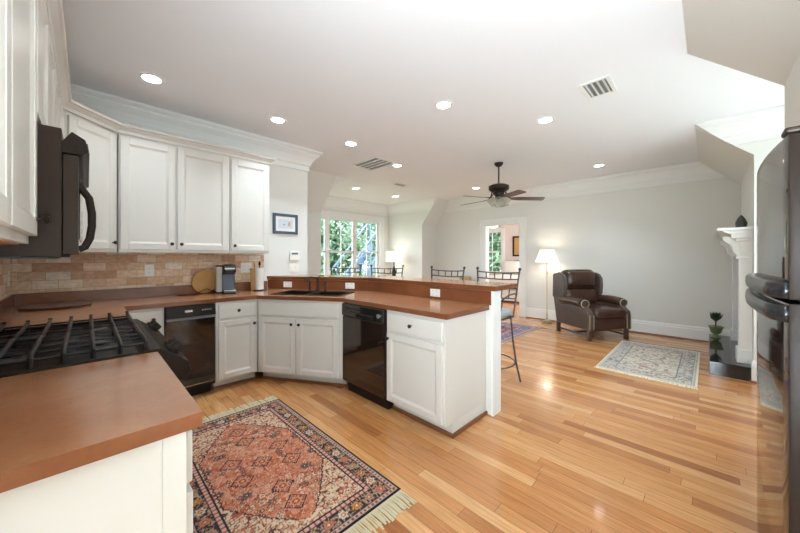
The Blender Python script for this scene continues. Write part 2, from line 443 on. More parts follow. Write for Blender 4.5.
b = MB(); b.box(DX0, 3.25, DY-T, DY, 0, HC); b.box(4.79, DX1, DY-T, DY, 0, HC); b.box(3.25, 4.79, DY-T, DY, 0, 0.7); b.box(3.25, 4.79, DY-T, DY, 2.4, HC)
struct('wall_dormer', b, 'wall', 'dormer end wall around its window', 'wall')
b = MB(); b.box(XL-T, 1.50, -2.94, -2.8, 0, HC)
struct('wall_rear', b, 'wall', 'kitchen rear wall', 'wall')

def window(name, x0, x1, y, z0, z1, n, label, flip=1, rows=4, m='trim', axis='y'):
    """n sashes side by side in a wall normal to y; the pane grids are muntins"""
    t = bpy.data.objects.new(name, None); COL.objects.link(t); t['kind'] = 'structure'; t['label'] = label; t['category'] = 'window'
    t.location = ((x0+x1)/2, y, z0)
    ox, oz = (x0+x1)/2, z0
    fr = MB()
    fr.box(x0-ox, x1-ox, -0.03, 0.03, 0, 0.04); fr.box(x0-ox, x1-ox, -0.03, 0.03, z1-oz-0.04, z1-oz)
    w = (x1-x0)/n
    for i in range(n+1):
        c = x0+i*w-ox; hw = 0.035 if 0 < i < n else 0.03
        fr.box(c-hw, c+hw, -0.04, 0.04, 0, z1-z0)
    obj('window_frame', fr, m, t)
    for i in range(n):
        a = x0+i*w+0.035-ox; c = x0+(i+1)*w-0.035-ox
        s = MB(); zm = (z1-z0)/2
        s.box(a, c, -0.02, 0.02, zm-0.025, zm+0.025)
        for xx in (a, c-0.035): s.box(xx, xx+0.035, -0.02, 0.02, 0.04, z1-z0-0.04)
        s.box((a+c)/2-0.009, (a+c)/2+0.009, -0.012, 0.012, 0.04, z1-z0-0.04)
        for k in range(1, rows):
            if k*2 != rows:
                zz = (z1-z0)*k/rows; s.box(a, c, -0.012, 0.012, zz-0.009, zz+0.009)
        so = obj('sash', s, m, t)
        g = MB(); g.box(a+0.03, c-0.03, 0.004, 0.007, 0.05, z1-z0-0.05)
        obj('pane', g, 'pane', so)
    return t
window('window_1', WX0, WX1, BY+0.07, WZ0, WZ1, 3, 'white triple double-hung bay window with a view of green trees')
window('window_2', 3.25, 4.79, DY-0.07, 0.7, 2.4, 2, 'dormer window opposite the bay')
t = window('added_door_1', -0.7, 0.7, 0, 0, 2.2, 2, 'added unseen glazed double door beside the camera, made up to let light in'); t['category'] = 'door'; t.location = (XL-0.07, -0.22, 0.0); t.rotation_euler = (0, 0, PI/2)  # unseen door, made up as the opening for the side fill lamp
# bay window casing and sill
b = MB()
b.box(WX1-0.01, WX1+0.15, BY-0.025, BY-0.001, WZ0-0.1, WZ1+0.13); b.box(WX0-0.12, WX0+0.01, BY-0.025, BY-0.001, WZ0-0.1, WZ1+0.13)
b.box(WX0, WX1, BY-0.025, BY-0.001, WZ1-0.01, WZ1+0.13); b.box(WX0-0.12, WX1+0.16, BY-0.03, BY-0.001, WZ1+0.13, WZ1+0.155)
b.box(WX0-0.12, WX1+0.16, BY-0.07, BY-0.001, WZ0-0.03, WZ0)
struct('trim_1', b, 'trim', 'white casing around the bay window', 'trim', bevel=0.004)
# doorway casing
b = MB()
cw = 0.15
for sgn, y in ((-1, DY0), (1, DY1)):
    ya, yb_ = (y-cw+0.01, y+0.01) if sgn < 0 else (y-0.01, y+cw-0.01)
    b.box(XF-0.022, XF-0.001, ya, yb_, 0, DZ+cw-0.01)
    yo = ya if sgn < 0 else yb_-0.025
    b.box(XF-0.034, XF-0.022, yo, yo+0.025, 0, DZ+cw-0.01)
b.box(XF-0.022, XF-0.001, DY0+0.01, DY1-0.01, DZ-0.01, DZ+cw-0.01)
b.box(XF-0.034, XF-0.022, DY0-cw+0.01, DY1+cw-0.01, DZ+cw-0.035, DZ+cw-0.01)
for y0, y1 in ((DY0-0.001, DY0+0.012), (DY1-0.012, DY1+0.001)): b.box(XF-0.001, XF+T+0.001, y0, y1, 0, DZ)
b.box(XF-0.001, XF+T+0.001, DY0, DY1, DZ-0.012, DZ+0.001)
struct('trim_2', b, 'trim', 'white casing around the bedroom doorway', 'trim', bevel=0.003)
# crown moulding
CP = [(0.0, -0.276), (0.016, -0.276), (0.016, -0.215), (0.026, -0.200), (0.034, -0.190), (0.034, -0.178), (0.048, -0.150), (0.075, -0.108), (0.108, -0.074),
      (0.120, -0.060), (0.120, -0.046), (0.136, -0.036), (0.154, -0.022), (0.154, -0.0005), (0.0, -0.0005)]
CP = [(o+0.0005, z+HC) for o, z in CP]
kL = (YLW-SLL)/(HC-ZLL); kR = (SLR-YR)/(HC-ZLR)
eL = lambda co: Vector((co.x, SLL+(HC-co.z)*kL, co.z))
eR = lambda co: Vector((co.x, SLR-(HC-co.z)*kR, co.z))
b = MB(); b.sweep(CP, [(XL, -2.79), (XL, YB), (2.204, YB), (2.204, 5.0)], end1=eL)
struct('trim_3', b, 'trim', 'deep white crown molding above the kitchen cabinets', 'trim')
b = MB(); b.sweep(CP, [(BX0, 5), (BX0, BY), (BX1, BY), (BX1, 5)], end0=eL, end1=eL)
struct('trim_4', b, 'trim', 'white crown molding around the bay', 'trim')
b = MB(); b.sweep(CP, [(XF, 5), (XF, 0)], end0=eL, end1=eR)
struct('trim_5', b, 'trim', 'long white crown molding above the armchair wall', 'trim')
b = MB(); b.sweep(CP, [(DX1, 0), (DX1, DY), (DX0, DY), (DX0, -0.2)], end0=eR)
struct('trim_6', b, 'trim', 'white crown molding inside the dormer', 'trim')
# baseboards
BP = [(0.0005, 0.0), (0.018, 0.0), (0.018, 0.17), (0.012, 0.185), (0.014, 0.20), (0.006, 0.22), (0.0005, 0.222)]
SP = [(0.018, 0.0), (0.034, 0.0), (0.032, 0.012), (0.024, 0.02), (0.018, 0.022)]
def baseboard(name, path, label):
    b = MB(); b.sweep(BP, path); o = struct(name, b, 'trim', label, 'baseboard')
    b = MB(); b.sweep(SP, path); obj('shoe_molding', b, 'shoe', o)
baseboard('baseboard_far_left', [(BX0, YLW+.3), (BX0, BY), (BX1, BY), (BX1, YLW), (XF, YLW), (XF, DY1+0.145)], 'white baseboard around the bay and left of the doorway')
baseboard('baseboard_far', [(XF, DY0-0.145), (XF, YR), (6.70, YR)], 'tall white baseboard behind the armchair')
baseboard('baseboard_dormer', [(5.0, YR), (DX1, YR), (DX1, DY), (DX0, DY), (DX0, YR), (2.60, YR)], 'white baseboard inside the dormer')

# bedroom beyond the doorway
BXF = 10.80
b = MB(); b.box(BXF, BXF+T, 1.5, 5.42, 0, HC); b.box(BXF, BXF+T, 6.25, 6.7, 0, HC); b.box(BXF, BXF+T, 5.42, 6.25, 0, 0.75); b.box(BXF, BXF+T, 5.42, 6.25, 2.30, HC)
b.box(XF+T, BXF, 6.7, 6.84, 0, HC); b.box(XF+T, BXF, 1.36, 1.5, 0, HC)
struct('wall_bedroom', b, 'bedwall', 'pale pinkish bedroom wall seen through the doorway', 'wall')
t = window('window_4', -0.415, 0.415, 0, 0, 1.55, 1, 'bedroom window with trees outside, seen through the doorway', rows=4)
t.location = (BXF+0.07, 5.835, 0.75); t.rotation_euler = (0, 0, -PI/2)
b = MB(); b.box(BXF-0.02, BXF-0.001, 5.30, 5.42, 0.65, 2.42); b.box(BXF-0.02, BXF-0.001, 6.25, 6.37, 0.65, 2.42); b.box(BXF-0.02, BXF-0.001, 5.42, 6.25, 2.30, 2.42); b.box(BXF-0.05, BXF-0.001, 5.30, 6.37, 0.70, 0.75)
struct('trim_7', b, 'trim', 'white casing of the bedroom window', 'trim')

# ------------------------------------------------------------------ kitchen: tile, worktops, half wall
b = MB(); b.box(XL+0.012, 1.59, YB-0.012, YB-0.0005, 1.017, 1.365)
struct('trim_8', b, 'tile', 'tumbled tan stone tile backsplash on the back wall', 'backsplash')
b = MB(); b.box(XL+0.0005, XL+0.012, 0.96, YB-0.012, 1.017, 1.365)
struct('trim_9', b, 'tile_side', 'tan stone tile on the wall behind the range', 'backsplash')

ZC = 0.915
outer = [(XL+0.002, 2.60), (0.211, 2.60), (0.211, 3.384), (1.262, 3.384), (1.772, 2.56), (1.772, 1.30), (2.368, 1.30), (2.368, 2.865), (1.648, YB-0.002), (XL+0.002, YB-0.002)]
# sink hole in the diagonal
dv = Vector((0.526, -0.850)); nv = Vector((0.850, 0.526)); s0 = Vector((1.28, 3.40))
def dg(a, c): p = s0+dv*a+nv*c; return (p.x, p.y)
hole = [dg(0.10, 0.10), dg(0.10, 0.48), dg(0.89, 0.48), dg(0.89, 0.10)]
b = MB(); b.holed(outer, hole, ZC-0.038, ZC)
o = darker_uprights(obj('countertop', b, ['lam', 'lam_dark'])); tag(o, 'brown laminate countertop running from the corner past the sink to the peninsula end', 'countertop')
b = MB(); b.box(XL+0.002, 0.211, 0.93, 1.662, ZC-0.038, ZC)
o = darker_uprights(obj('countertop', b, ['lam', 'lam_dark'])); tag(o, 'short brown countertop in the foreground beside the gas range', 'countertop')
b = MB(); b.box(XL+0.002, XL+0.022, 2.60, YB-0.002, ZC, ZC+0.10); b.box(XL+0.022, 1.63, YB-0.022, YB-0.002, ZC, ZC+0.10)
o = obj('splash_strip', b, 'lam_dark', bevel=0.002); tag(o, 'low brown laminate upstand along the tiled back wall', 'backsplash')
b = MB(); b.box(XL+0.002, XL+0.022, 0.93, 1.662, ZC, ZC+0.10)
o = obj('splash_strip', b, 'lam_dark', bevel=0.002); tag(o, 'low brown laminate upstand behind the foreground countertop', 'backsplash')

def off(path, d):
    """offset an open plan path to its left"""
    P = [Vector(p) for p in path]; out = []
    for i in range(len(P)):
        d0 = (P[i]-P[i-1]).normalized() if i else (P[1]-P[0]).normalized()
        d1 = (P[i+1]-P[i]).normalized() if i < len(P)-1 else d0
        n0 = Vector((-d0.y, d0.x)); n1 = Vector((-d1.y, d1.x)); m = n0+n1; m = m/m.length**2*2
        out.append(tuple(P[i]+m*d))
    return out
inner = [(2.37, 1.28), (2.37, 2.867), (1.650, YB-0.003)]
out12 = off(inner, -0.12); out12[-1] = (1.650+0.12/0.851, YB-0.003)
b = MB(); b.prism(inner+out12[::-1], 0, 1.034)
hw = struct('wall_peninsula', b, 'wall', 'white half wall carrying the raised bar', 'half wall')
b = MB(); b.box(2.362, 2.498, 1.262, 1.279, 0, 1.033); obj('end_trim', b, 'trim', hw)
pin = off(inner, 0.008); pin[-1] = (1.640, YB-0.003)
e = [(p[0], p[1]) for p in inner]
b = MB(); b.prism([(2.369, 1.282), (2.369, 2.866), (1.649, YB-0.004), (1.640, YB-0.004), (2.361, 2.862), (2.361, 1.282)], ZC+0.001, 1.034)
rb = thing('raised_bar', 'raised brown laminate bar top along the peninsula with iron stools behind', 'bar counter', (2.37, 1.28, 0)); o = obj('splash_panel', b, 'lam_dark', rb, loc=(-2.37, -1.28, 0)); o['label'] = 'brown laminate upright panel facing the sink'
li = off(inner, 0.012); li[0] = (2.358, 1.245); li[-1] = (1.630, YB-0.003)
lo = off(inner, -0.42); lo[0] = (2.79, 1.245); lo[-1] = (2.195, YB-0.003)
lo = [lo[0], lo[1], (1.65+0.42*nv.x+dv.x*-0.02+0.0, YB-0.003+0.42*nv.y*0+0.0)] if False else lo
b = MB(); b.prism(li+[(2.14, YB-0.003)]+[lo[1], lo[0]], 1.036, 1.076)
darker_uprights(obj('bar_top', b, ['lam', 'lam_dark'], rb, loc=(-2.37, -1.28, 0)))
b = MB(); b.sweep([(0.0005, 0.0), (0.015, 0.0), (0.015, 0.06), (0.008, 0.075), (0.0005, 0.075)], [(2.495, 1.262), (2.37, 1.262)][::1])
struct('baseboard_peninsula', b, 'trim', 'small white base at the end of the half wall', 'baseboard')

# ------------------------------------------------------------------ cabinets
def door_mesh(b, x0, x1, z0, z1, y=-0.02, st=0.052, thick=0.019):
    y1 = y+thick
    b.box(x0, x0+st, y, y1, z0, z1); b.box(x1-st, x1, y, y1, z0, z1)
    b.box(x0+st, x1-st, y, y1, z0, z0+st); b.box(x0+st, x1-st, y, y1, z1-st, z1)
    # sloped inner moulding ring and recessed panel
    r = 0.016; yd = y+0.011
    A = [(x0+st, z0+st), (x1-st, z0+st), (x1-st, z1-st), (x0+st, z1-st)]
    B = [(x0+st+r, z0+st+r), (x1-st-r, z0+st+r), (x1-st-r, z1-st-r), (x0+st+r, z1-st-r)]
    va = [b.bm.verts.new((p[0], y+0.003, p[1])) for p in A]; vb = [b.bm.verts.new((p[0], yd, p[1])) for p in B]
    for i in range(4): b.bm.faces.new((va[i], va[(i+1) % 4], vb[(i+1) % 4], vb[i]))
    b.bm.faces.new(vb)
    return b
def knob(parent, x, z, y=-0.02):
    b = MB(); b.lathe([(0.006, 0), (0.006, 0.012), (0.014, 0.018), (0.016, 0.024), (0.012, 0.030), (0.0, 0.032)], seg=14,
                      mtx=Matrix.Translation((x, y, z)) @ Matrix.Rotation(PI/2, 4, 'X'))
    return obj('knob', b, 'bronze', parent, smooth=True)
def cabinet(name, label, loc, rz, W, D, doors, drawers, H=ZC-0.040, toe=0.10, body_poly=None, tdepth=0.085, group=None):
    """doors: (x0,x1,z0,z1,knobx,knobz); drawers: (x0,x1,z0,z1,[knobs])"""
    t = thing(name, label, 'cabinet', loc, rz, group)
    b = MB()
    if body_poly: b.prism(body_poly, toe, H)
    else: b.box(0, W, 0, D, toe, H)
    if toe > 0:
        if body_poly: b.prism([(p[0], max(p[1], tdepth)) for p in body_poly], 0, toe)
        else: b.box(0, W, tdepth, D, 0, toe)
    obj('body', b, 'cab', t, bevel=0.002)
    if toe > 0:
        b = MB(); b.box(0.0, W, tdepth-0.018, tdepth-0.0005, 0, 0.026); obj('shoe_molding', b, 'shoe', t)
    for (x0, x1, z0, z1, kx, kz) in doors:
        b = door_mesh(MB(), x0, x1, z0, z1); d = obj('door', b, 'cab', t, bevel=0.003)
        if kx is not None: knob(d, kx, kz)
    for (x0, x1, z0, z1, ks) in drawers:
        b = MB(); b.box(x0, x1, -0.019, -0.0005, z0, z1); d = obj('drawer', b, 'cab', t, bevel=0.006, seg=3)
        for kx in ks: knob(d, kx, (z0+z1)/2)
    return t
DZ0, DZ1, RZ0, RZ1 = 0.115, 0.685, 0.71, 0.85
R90 = PI/2
# foreground cabinet beside range, facing +x
t = cabinet('base_cabinet', 'white base cabinet in the foreground with plain end panel and tile of the range beside it'.replace(' and tile of the range beside it', ' beside the range'), (0.182, 0.965, 0), R90, 0.695, 0.615,
        [(0.02, 0.34, DZ0, DZ1, 0.30, 0.63), (0.355, 0.675, DZ0, DZ1, 0.40, 0.63)], [(0.02, 0.675, RZ0, RZ1, [0.35])])
b = MB(); b.box(-0.006, -0.0005, 0.0, 0.05, 0.0, ZC-0.04); obj('end_stile', b, 'cab', t, bevel=0.001)
# corner cabinet beyond range
cabinet('corner_cabinet', 'white corner base cabinet beyond the range under the countertop', (0.182, 2.605, 0), R90, 0.74, 0.615,
        [], [(0.02, 0.55, RZ0, RZ1, [0.28])], body_poly=[(0, 0), (0.775, 0), (0.775, 0.615), (0, 0.615)])
# back run
cabinet('base_cabinet', 'narrow white cabinet between the corner and the black trash compactor', (0.212, 3.412, 0), 0, 0.268, 0.60,
        [(0.02, 0.25, DZ0, DZ1, 0.22, 0.63)], [(0.02, 0.25, RZ0, RZ1, [0.19])])
cabinet('base_cabinet', 'white drawer and door cabinet between the compactor and the sink cabinet', (0.884, 3.410, 0), 0, 0.397, 0.60,
        [(0.022, 0.375, DZ0, DZ1, 0.35, 0.63)], [(0.022, 0.375, RZ0, RZ1, [0.20])])
cabinet('sink_cabinet', 'angled white two-door cabinet under the black sink', (1.28, 3.402, 0), math.atan2(-0.850, 0.526), 0.985, 0.62,
        [(0.028, 0.452, DZ0, DZ1, 0.42, 0.63), (0.472, 0.925, DZ0, DZ1, 0.505, 0.63)], [(0.028, 0.925, RZ0, RZ1, [])],
        body_poly=[(0.0, 0.0), (0.975, 0), (0.905, 0.085), (0.90, 0.60), (0.02, 0.60)], H=0.72)
b = MB(); b.box(0.0, 0.975, 0.0, 0.018, 0.721, 0.874)
obj('upper_rail', b, 'cab', bpy.data.objects['sink_cabinet'])
cabinet('base_cabinet', 'white drawer and door cabinet at the open end of the peninsula', (1.80, 1.945, 0), -R90, 0.615, 0.565,
        [(0.018, 0.595, DZ0, DZ1, 0.045, 0.64)], [(0.018, 0.595, RZ0, RZ1, [0.30])])

b = MB(); b.box(0.6155, 0.632, 0.068, 0.565, 0, 0.026); obj('shoe_molding', b, 'shoe', bpy.data.objects['base_cabinet.003'])
# upper cabinets
U0, U1 = 1.36, 2.42
def upper(name, label, loc, rz, W, doors, D=0.298, z0=U0, poly=None):
    t = thing(name, label, 'cabinet', (loc[0], loc[1], z0), rz)
    b = MB()
    if poly: b.prism(poly, 0, U1-z0)
    else: b.box(0, W, 0, D, 0, U1-z0)
    obj('body', b, 'cab', t, bevel=0.002)
    for (x0, x1, kx) in doors:
        d = obj('door', door_mesh(MB(), x0, x1, 0.028, U1-z0-0.028, st=0.058), 'cab', t, bevel=0.003)
        knob(d, kx, 0.085)
    return t
upper('upper_cabinet', 'white two-door wall cabinet above the trash compactor', (0.196, 3.722), 0, 0.902, [(0.012, 0.415, 0.385), (0.432, 0.888, 0.462)])
upper('upper_cabinet', 'single-door white wall cabinet nearest the framed picture', (1.10, 3.722), 0, 0.436, [(0.014, 0.424, 0.044)])
t = upper('upper_cabinet', 'angled white corner wall cabinet beyond the microwave', (-0.132, 3.414), PI/4, 0.454, [(0.035, 0.419, 0.39)],
      poly=[(0.0, 0.0), (0.454, 0.0), (0.454+0.205, 0.205), (0.446, 0.418), (0.012, 0.416), (-0.20, 0.20)])
upper('upper_cabinet', 'white wall cabinet between microwave and corner cabinet', (-0.142, 2.590), R90, 0.81, [(0.012, 0.40, 0.37), (0.41, 0.798, 0.44)])
upper('upper_cabinet', 'short white wall cabinet above the black microwave', (-0.142, 1.675), R90, 0.91, [(0.012, 0.448, 0.42), (0.462, 0.898, 0.49)], z0=1.80)
t = upper('upper_cabinet', 'white wall cabinet at the left edge, nearest the camera', (-0.142, 0.62), R90, 1.05, [(0.012, 0.518, 0.04), (0.532, 1.042, 1.015)])
b = MB(); b.box(0.02, 1.03, 0.02, 0.29, -0.004, -0.0005); obj('underside', b, 'cabin', t)
UP = [(0.0, 2.421), (0.012, 2.421), (0.016, 2.445), (0.04, 2.475), (0.052, 2.48), (0.055, 2.500), (0.0, 2.500)]
b = MB(); b.sweep(UP, [(-0.135, 0.62), (-0.135, 3.410), (0.190, 3.721), (1.537, 3.721), (1.537, YB-0.02)])
struct('trim_10', b, 'cab', 'white molding along the top of the wall cabinets', 'trim')

# ------------------------------------------------------------------ appliances
# trash compactor
t = thing('trash_compactor', 'narrow glossy black trash compactor set into the back cabinets', 'trash compactor', (0.484, 3.405, 0))
b = MB(); b.box(0.001, 0.394, 0.03, 0.59, 0.09, 0.873); b.box(0.02, 0.375, 0.07, 0.59, 0, 0.09); obj('body', b, 'blackmat', t)
b = MB(); b.box(0.003, 0.391, -0.015, 0.028, 0.13, 0.765); dr = obj('front_panel', b, 'brownblack', t, bevel=0.004)
b = MB(); b.prism([(-0.045, 0.77), (0.028, 0.77), (0.028, 0.872), (-0.012, 0.872)], 0.003, 0.391, 'x'); cp = obj('control_panel', b, 'blackmat', t, bevel=0.004)
b = MB(); b.box(0.14, 0.20, -0.0385, -0.034, 0.815, 0.832, ); obj('badge', b, 'chrome', cp)
b = MB(); b.box(0.26, 0.37, -0.039, -0.03, 0.808, 0.845); obj('switch_plate', b, 'blackmat', cp, bevel=0.002)
b = MB()
for k in range(4): b.box(0.275+0.022*k, 0.288+0.022*k, -0.0415, -0.039, 0.82, 0.833)
obj('button_row', b, 'chrome', cp)
b = MB(); b.prism([(-0.040, 0.745), (-0.015, 0.745), (-0.015, 0.769), (-0.032, 0.769)], 0.006, 0.388, 'x'); obj('handle', b, 'ventdark', t, bevel=0.003)
b = MB(); b.box(0.003, 0.391, -0.022, 0.028, 0.10, 0.128); obj('kick_strip', b, 'blackmat', t, bevel=0.004)
b = MB(); b.box(0.003, 0.391, -0.024, -0.016, 0.131, 0.137); obj('chrome_line', b, 'chrome', t)

# dishwasher
t = thing('dishwasher', 'glossy black dishwasher in the peninsula between sink and end cabinet', 'dishwasher', (1.792, 2.566, 0), -R90)
b = MB(); b.box(0.003, 0.616, 0.02, 0.56, 0.09, 0.873); obj('body', b, 'blackmat', t)
b = MB(); b.box(0.005, 0.613, -0.018, 0.019, 0.115, 0.745); obj('door', b, 'brownblack', t, bevel=0.006)
b = MB(); b.box(0.005, 0.613, -0.028, 0.019, 0.75, 0.868); cp = obj('control_panel', b, 'black', t, bevel=0.008, seg=3)
b = MB(); b.prism([(-0.045, 0.758), (-0.029, 0.758), (-0.029, 0.80), (-0.038, 0.80)], 0.14, 0.50, 'x'); obj('handle', b, 'black', cp, bevel=0.004)
b = MB(); b.box(0.08, 0.30, -0.0305, -0.0285, 0.828, 0.846); obj('vent_strip', b, 'blackmat', cp)
b = MB(); b.lathe([(0.022, 0), (0.020, 0.014), (0.0, 0.015)], seg=18, mtx=Matrix.Translation((0.56, -0.028, 0.81)) @ Matrix.Rotation(PI/2, 4, 'X')); obj('dial', b, 'chrome', cp, smooth=True)
b = MB(); b.box(0.02, 0.605, 0.04, 0.10, 0.0, 0.112); obj('toe_panel', b, 'blackmat', t)

# gas range (controls on the front)
t = thing('gas_range', 'black gas range with cast iron grates set between the left countertops', 'range', (0.0, 1.668, 0))
RW = 0.925
b = MB(); b.box(XL+0.01, 0.205, 0.004, RW-0.004, 0.02, 0.905); b.box(-0.36, 0.15, 0.05, RW-0.05, 0, 0.02); obj('body', b, 'blackmat', t, bevel=0.003)
b = MB(); b.box(0.207, 0.245, 0.01, RW-0.01, 0.16, 0.74); od = obj('oven_door', b, 'black', t, bevel=0.006)
b = MB(); b.tube([(0.25, 0.08, 0.70), (0.29, 0.08, 0.70), (0.29, RW-0.08, 0.70), (0.25, RW-0.08, 0.70)], 0.011); obj('handle', b, 'blackmat', od, smooth=True)
b = MB(); b.box(0.207, 0.24, 0.01, RW-0.01, 0.03, 0.15); obj('drawer', b, 'black', t, bevel=0.006)
ctl = [(0.15, 0.906), (0.19, 0.925), (0.225, 0.922), (0.325, 0.845), (0.335, 0.80), (0.31, 0.765), (0.207, 0.765), (0.207, 0.906)]
b = MB(); b.prism(ctl, 0.0, RW, 'y'); cpn = obj('control_panel', b, 'blackmat', t, bevel=0.005)
b = MB(); b.box(XL+0.012, 0.15, 0.004, RW-0.004, 0.906, 0.922); b.box(XL+0.012, -0.395, 0.004, RW-0.004, 0.922, 0.955); b.box(-0.395, 0.19, RW-0.022, RW-0.004, 0.922, 0.940)
obj('cooktop', b, 'blackmat', t, bevel=0.004)
nrm = Matrix.Rotation(math.radians(52), 4, 'Y')
for yk in (0.10, 0.19, 0.70, 0.80):
    b = MB(); b.lathe([(0.030, 0), (0.030, 0.008), (0.024, 0.012), (0.023, 0.034), (0.019, 0.040), (0, 0.040)], seg=18, mtx=Matrix.Translation((0.278, yk, 0.884)) @ nrm)
    obj('knob', b, 'blackmat', cpn, smooth=True)
for (bx, by, br) in ((-0.22, 0.22, 0.045), (0.02, 0.22, 0.055), (-0.22, 0.70, 0.05), (0.02, 0.70, 0.04), (-0.10, 0.46, 0.05)):
    b = MB(); b.lathe([(br*1.5, 0), (br*1.45, 0.006), (br, 0.008), (br, 0.016)], c=(bx, by, 0.9225), seg=20); bo = obj('burner', b, 'burnermetal', t, smooth=True)
    b = MB(); b.lathe([(br*0.95, 0), (br, 0.005), (br*0.8, 0.010), (0, 0.011)], c=(bx, by, 0.939), seg=20); obj('burner_cap', b, 'iron', bo, smooth=True)
for gi, (ya, yb_) in enumerate(((0.03, 0.455), (0.47, 0.895))):
    b = MB(); zg = 0.958
    for (xa, xb) in ((-0.38, 0.175),):
        b.tube([(xa, ya, zg-0.008), (xb, ya, zg-0.008)], 0.005, 6); b.tube([(xa, yb_, zg-0.008), (xb, yb_, zg-0.008)], 0.005, 6)
        b.tube([(xa, (ya+yb_)/2, zg-0.006), (xb, (ya+yb_)/2, zg-0.006)], 0.0045, 6)
        b.tube([(xa, (ya*3+yb_)/4, zg-0.004), (xb, (ya*3+yb_)/4, zg-0.004)], 0.004, 6); b.tube([(xa, (ya+yb_*3)/4, zg-0.004), (xb, (ya+yb_*3)/4, zg-0.004)], 0.004, 6)
    for k in range(8):
        xx = -0.38+0.0793*k
        b.tube([(xx, ya-0.006, 0.924), (xx, ya-0.004, zg-0.004), (xx, ya+0.03, zg+0.006), (xx, (ya+yb_)/2, zg), (xx, yb_-0.03, zg+0.006), (xx, yb_+0.004, zg+0.01 if gi else zg-0.004), (xx, yb_+0.006, zg+0.022 if gi else 0.924)], 0.0085, 6)
        if gi: b.tube([(xx, yb_, zg), (xx, yb_, 0.924)], 0.006, 6)
    obj('grate', b, 'iron', t, smooth=True)

# microwave
t = thing('microwave', 'black over-the-range microwave with curved handle under the short cabinet', 'microwave', (0, 1.70, 0))
MW = 0.86
b = MB(); b.box(XL+0.003, -0.066, 0, MW, 1.315, 1.793); obj('body', b, 'brownshell', t, bevel=0.003)
b = MB(); b.box(-0.064, -0.022, 0.0, MW-0.18, 1.325, 1.700); d = obj('door', b, ['black', 'brownshell'], t, bevel=0.004, seg=2)
for p_ in d.data.polygons:
    if abs(p_.normal.y) > 0.9: p_.material_index = 1
b = MB(); b.box(-0.0215, -0.019, 0.10, MW-0.28, 1.39, 1.64); obj('door_window', b, 'brownblack', d)
b = MB(); b.tube([(-0.024, 0.06, 1.345), (-0.006, 0.06, 1.355), (0.008, 0.06, 1.39), (0.014, 0.06, 1.44), (0.014, 0.06, 1.49), (0.006, 0.06, 1.55), (-0.024, 0.06, 1.60)], 0.013, 10); obj('handle', b, 'blackmat', d, smooth=True)
b = MB(); b.box(-0.064, -0.022, MW-0.178, MW, 1.325, 1.700); cp = obj('control_panel', b, 'black', t, bevel=0.008, seg=3)
b = MB(); b.box(-0.0215, -0.019, MW-0.15, MW-0.03, 1.62, 1.66); obj('display', b, 'greyplastic', cp)
b = MB()
for i in range(3):
    for j in range(4): b.box(-0.0215, -0.019, MW-0.15+0.042*i, MW-0.12+0.042*i, 1.40+0.045*j, 1.43+0.045*j)
obj('keypad', b, 'blackmat', cp)
b = MB(); b.prism([(-0.066, 1.705), (-0.012, 1.705), (0.004, 1.722), (-0.004, 1.765), (-0.040, 1.788), (-0.066, 1.745)], 0.0, MW, 'y'); vg = obj('vent_grille', b, 'blackmat', t, bevel=0.003)
b = MB()
for k in range(5):
    z = 1.718+k*0.009; x = 0.003-k*0.0012
    b.box(x, x+0.004, 0.02, MW-0.02, z, z+0.003)
obj('vent_slats', b, 'iron', vg)
b = MB(); b.box(XL+0.05, -0.10, 0.03, MW-0.03, 1.309, 1.3145); obj('underside', b, 'iron', t)

# refrigerator (front looks towards the range side of the room)
t = thing('refrigerator', 'tall glossy black top-freezer refrigerator at the right edge', 'refrigerator', (1.60, -0.187, 0))
FW, FH, SP_ = 0.885, 1.715, 1.170
b = MB(); b.box(0.01, FW-0.01, -0.74, -0.045, 0.03, FH-0.02); b.box(0.04, FW-0.04, -0.7, -0.08, 0, 0.03); obj('body', b, 'blackmat', t, bevel=0.004)
def fdoor(z0, z1):
    n = 14
    P = [(0.0, -0.04)]+[(FW*i/n, 0.003+0.026*(1-(2*i/n-1)**2)) for i in range(n+1)]+[(FW, -0.04)]
    return MB().prism(P, z0, z1)
d1 = obj('freezer_door', fdoor(SP_+0.006, FH), ['black', 'blackmat'], t, bevel=0.005, smooth=True)
d2 = obj('lower_door', fdoor(0.07, SP_-0.006), ['black', 'blackmat'], t, bevel=0.005, smooth=True)
for d_ in (d1, d2):
    for p_ in d_.data.polygons:
        if abs(p_.normal.x) > 0.9: p_.material_index = 1
def fhandle(z0, z1):
    """full-width bowed grip standing off the door"""
    b = MB(); n = 20; rings = []
    for i in range(n+1):
        u = i/n; x = FW*(0.004+0.992*u); bow = 0.003+0.026*(1-(2*u-1)**2)
        out = bow+0.036*min(1, math.sin(PI*u)*6+0.35)
        c = (z0+z1)/2; h = (z1-z0)/2
        rings.append([b.bm.verts.new(q) for q in ((x, bow-0.004, c-h), (x, out-0.008, c-h), (x, out, c-h*0.7), (x, out+0.002, c), (x, out, c+h*0.7), (x, out-0.008, c+h), (x, bow-0.004, c+h))])
    for A, B in zip(rings, rings[1:]):
        for k in range(7): b.bm.faces.new((A[k], A[(k+1) % 7], B[(k+1) % 7], B[k]))
    b.bm.faces.new(rings[0]); b.bm.faces.new(rings[-1][::-1])
    return b
obj('handle', fhandle(SP_+0.008, SP_+0.062), 'handleblack', d1, smooth='all')
obj('handle', fhandle(SP_-0.068, SP_-0.012), 'handleblack', d2, smooth='all')
b = MB(); b.box(0.0, 0.07, -0.10, 0.012, FH+0.001, FH+0.022); obj('hinge_cover', b, 'bronze', t, bevel=0.008, seg=3)
b = MB(); b.box(0.03, FW-0.03, -0.05, -0.01, 0.005, 0.065); obj('kick_grille', b, 'blackmat', t)

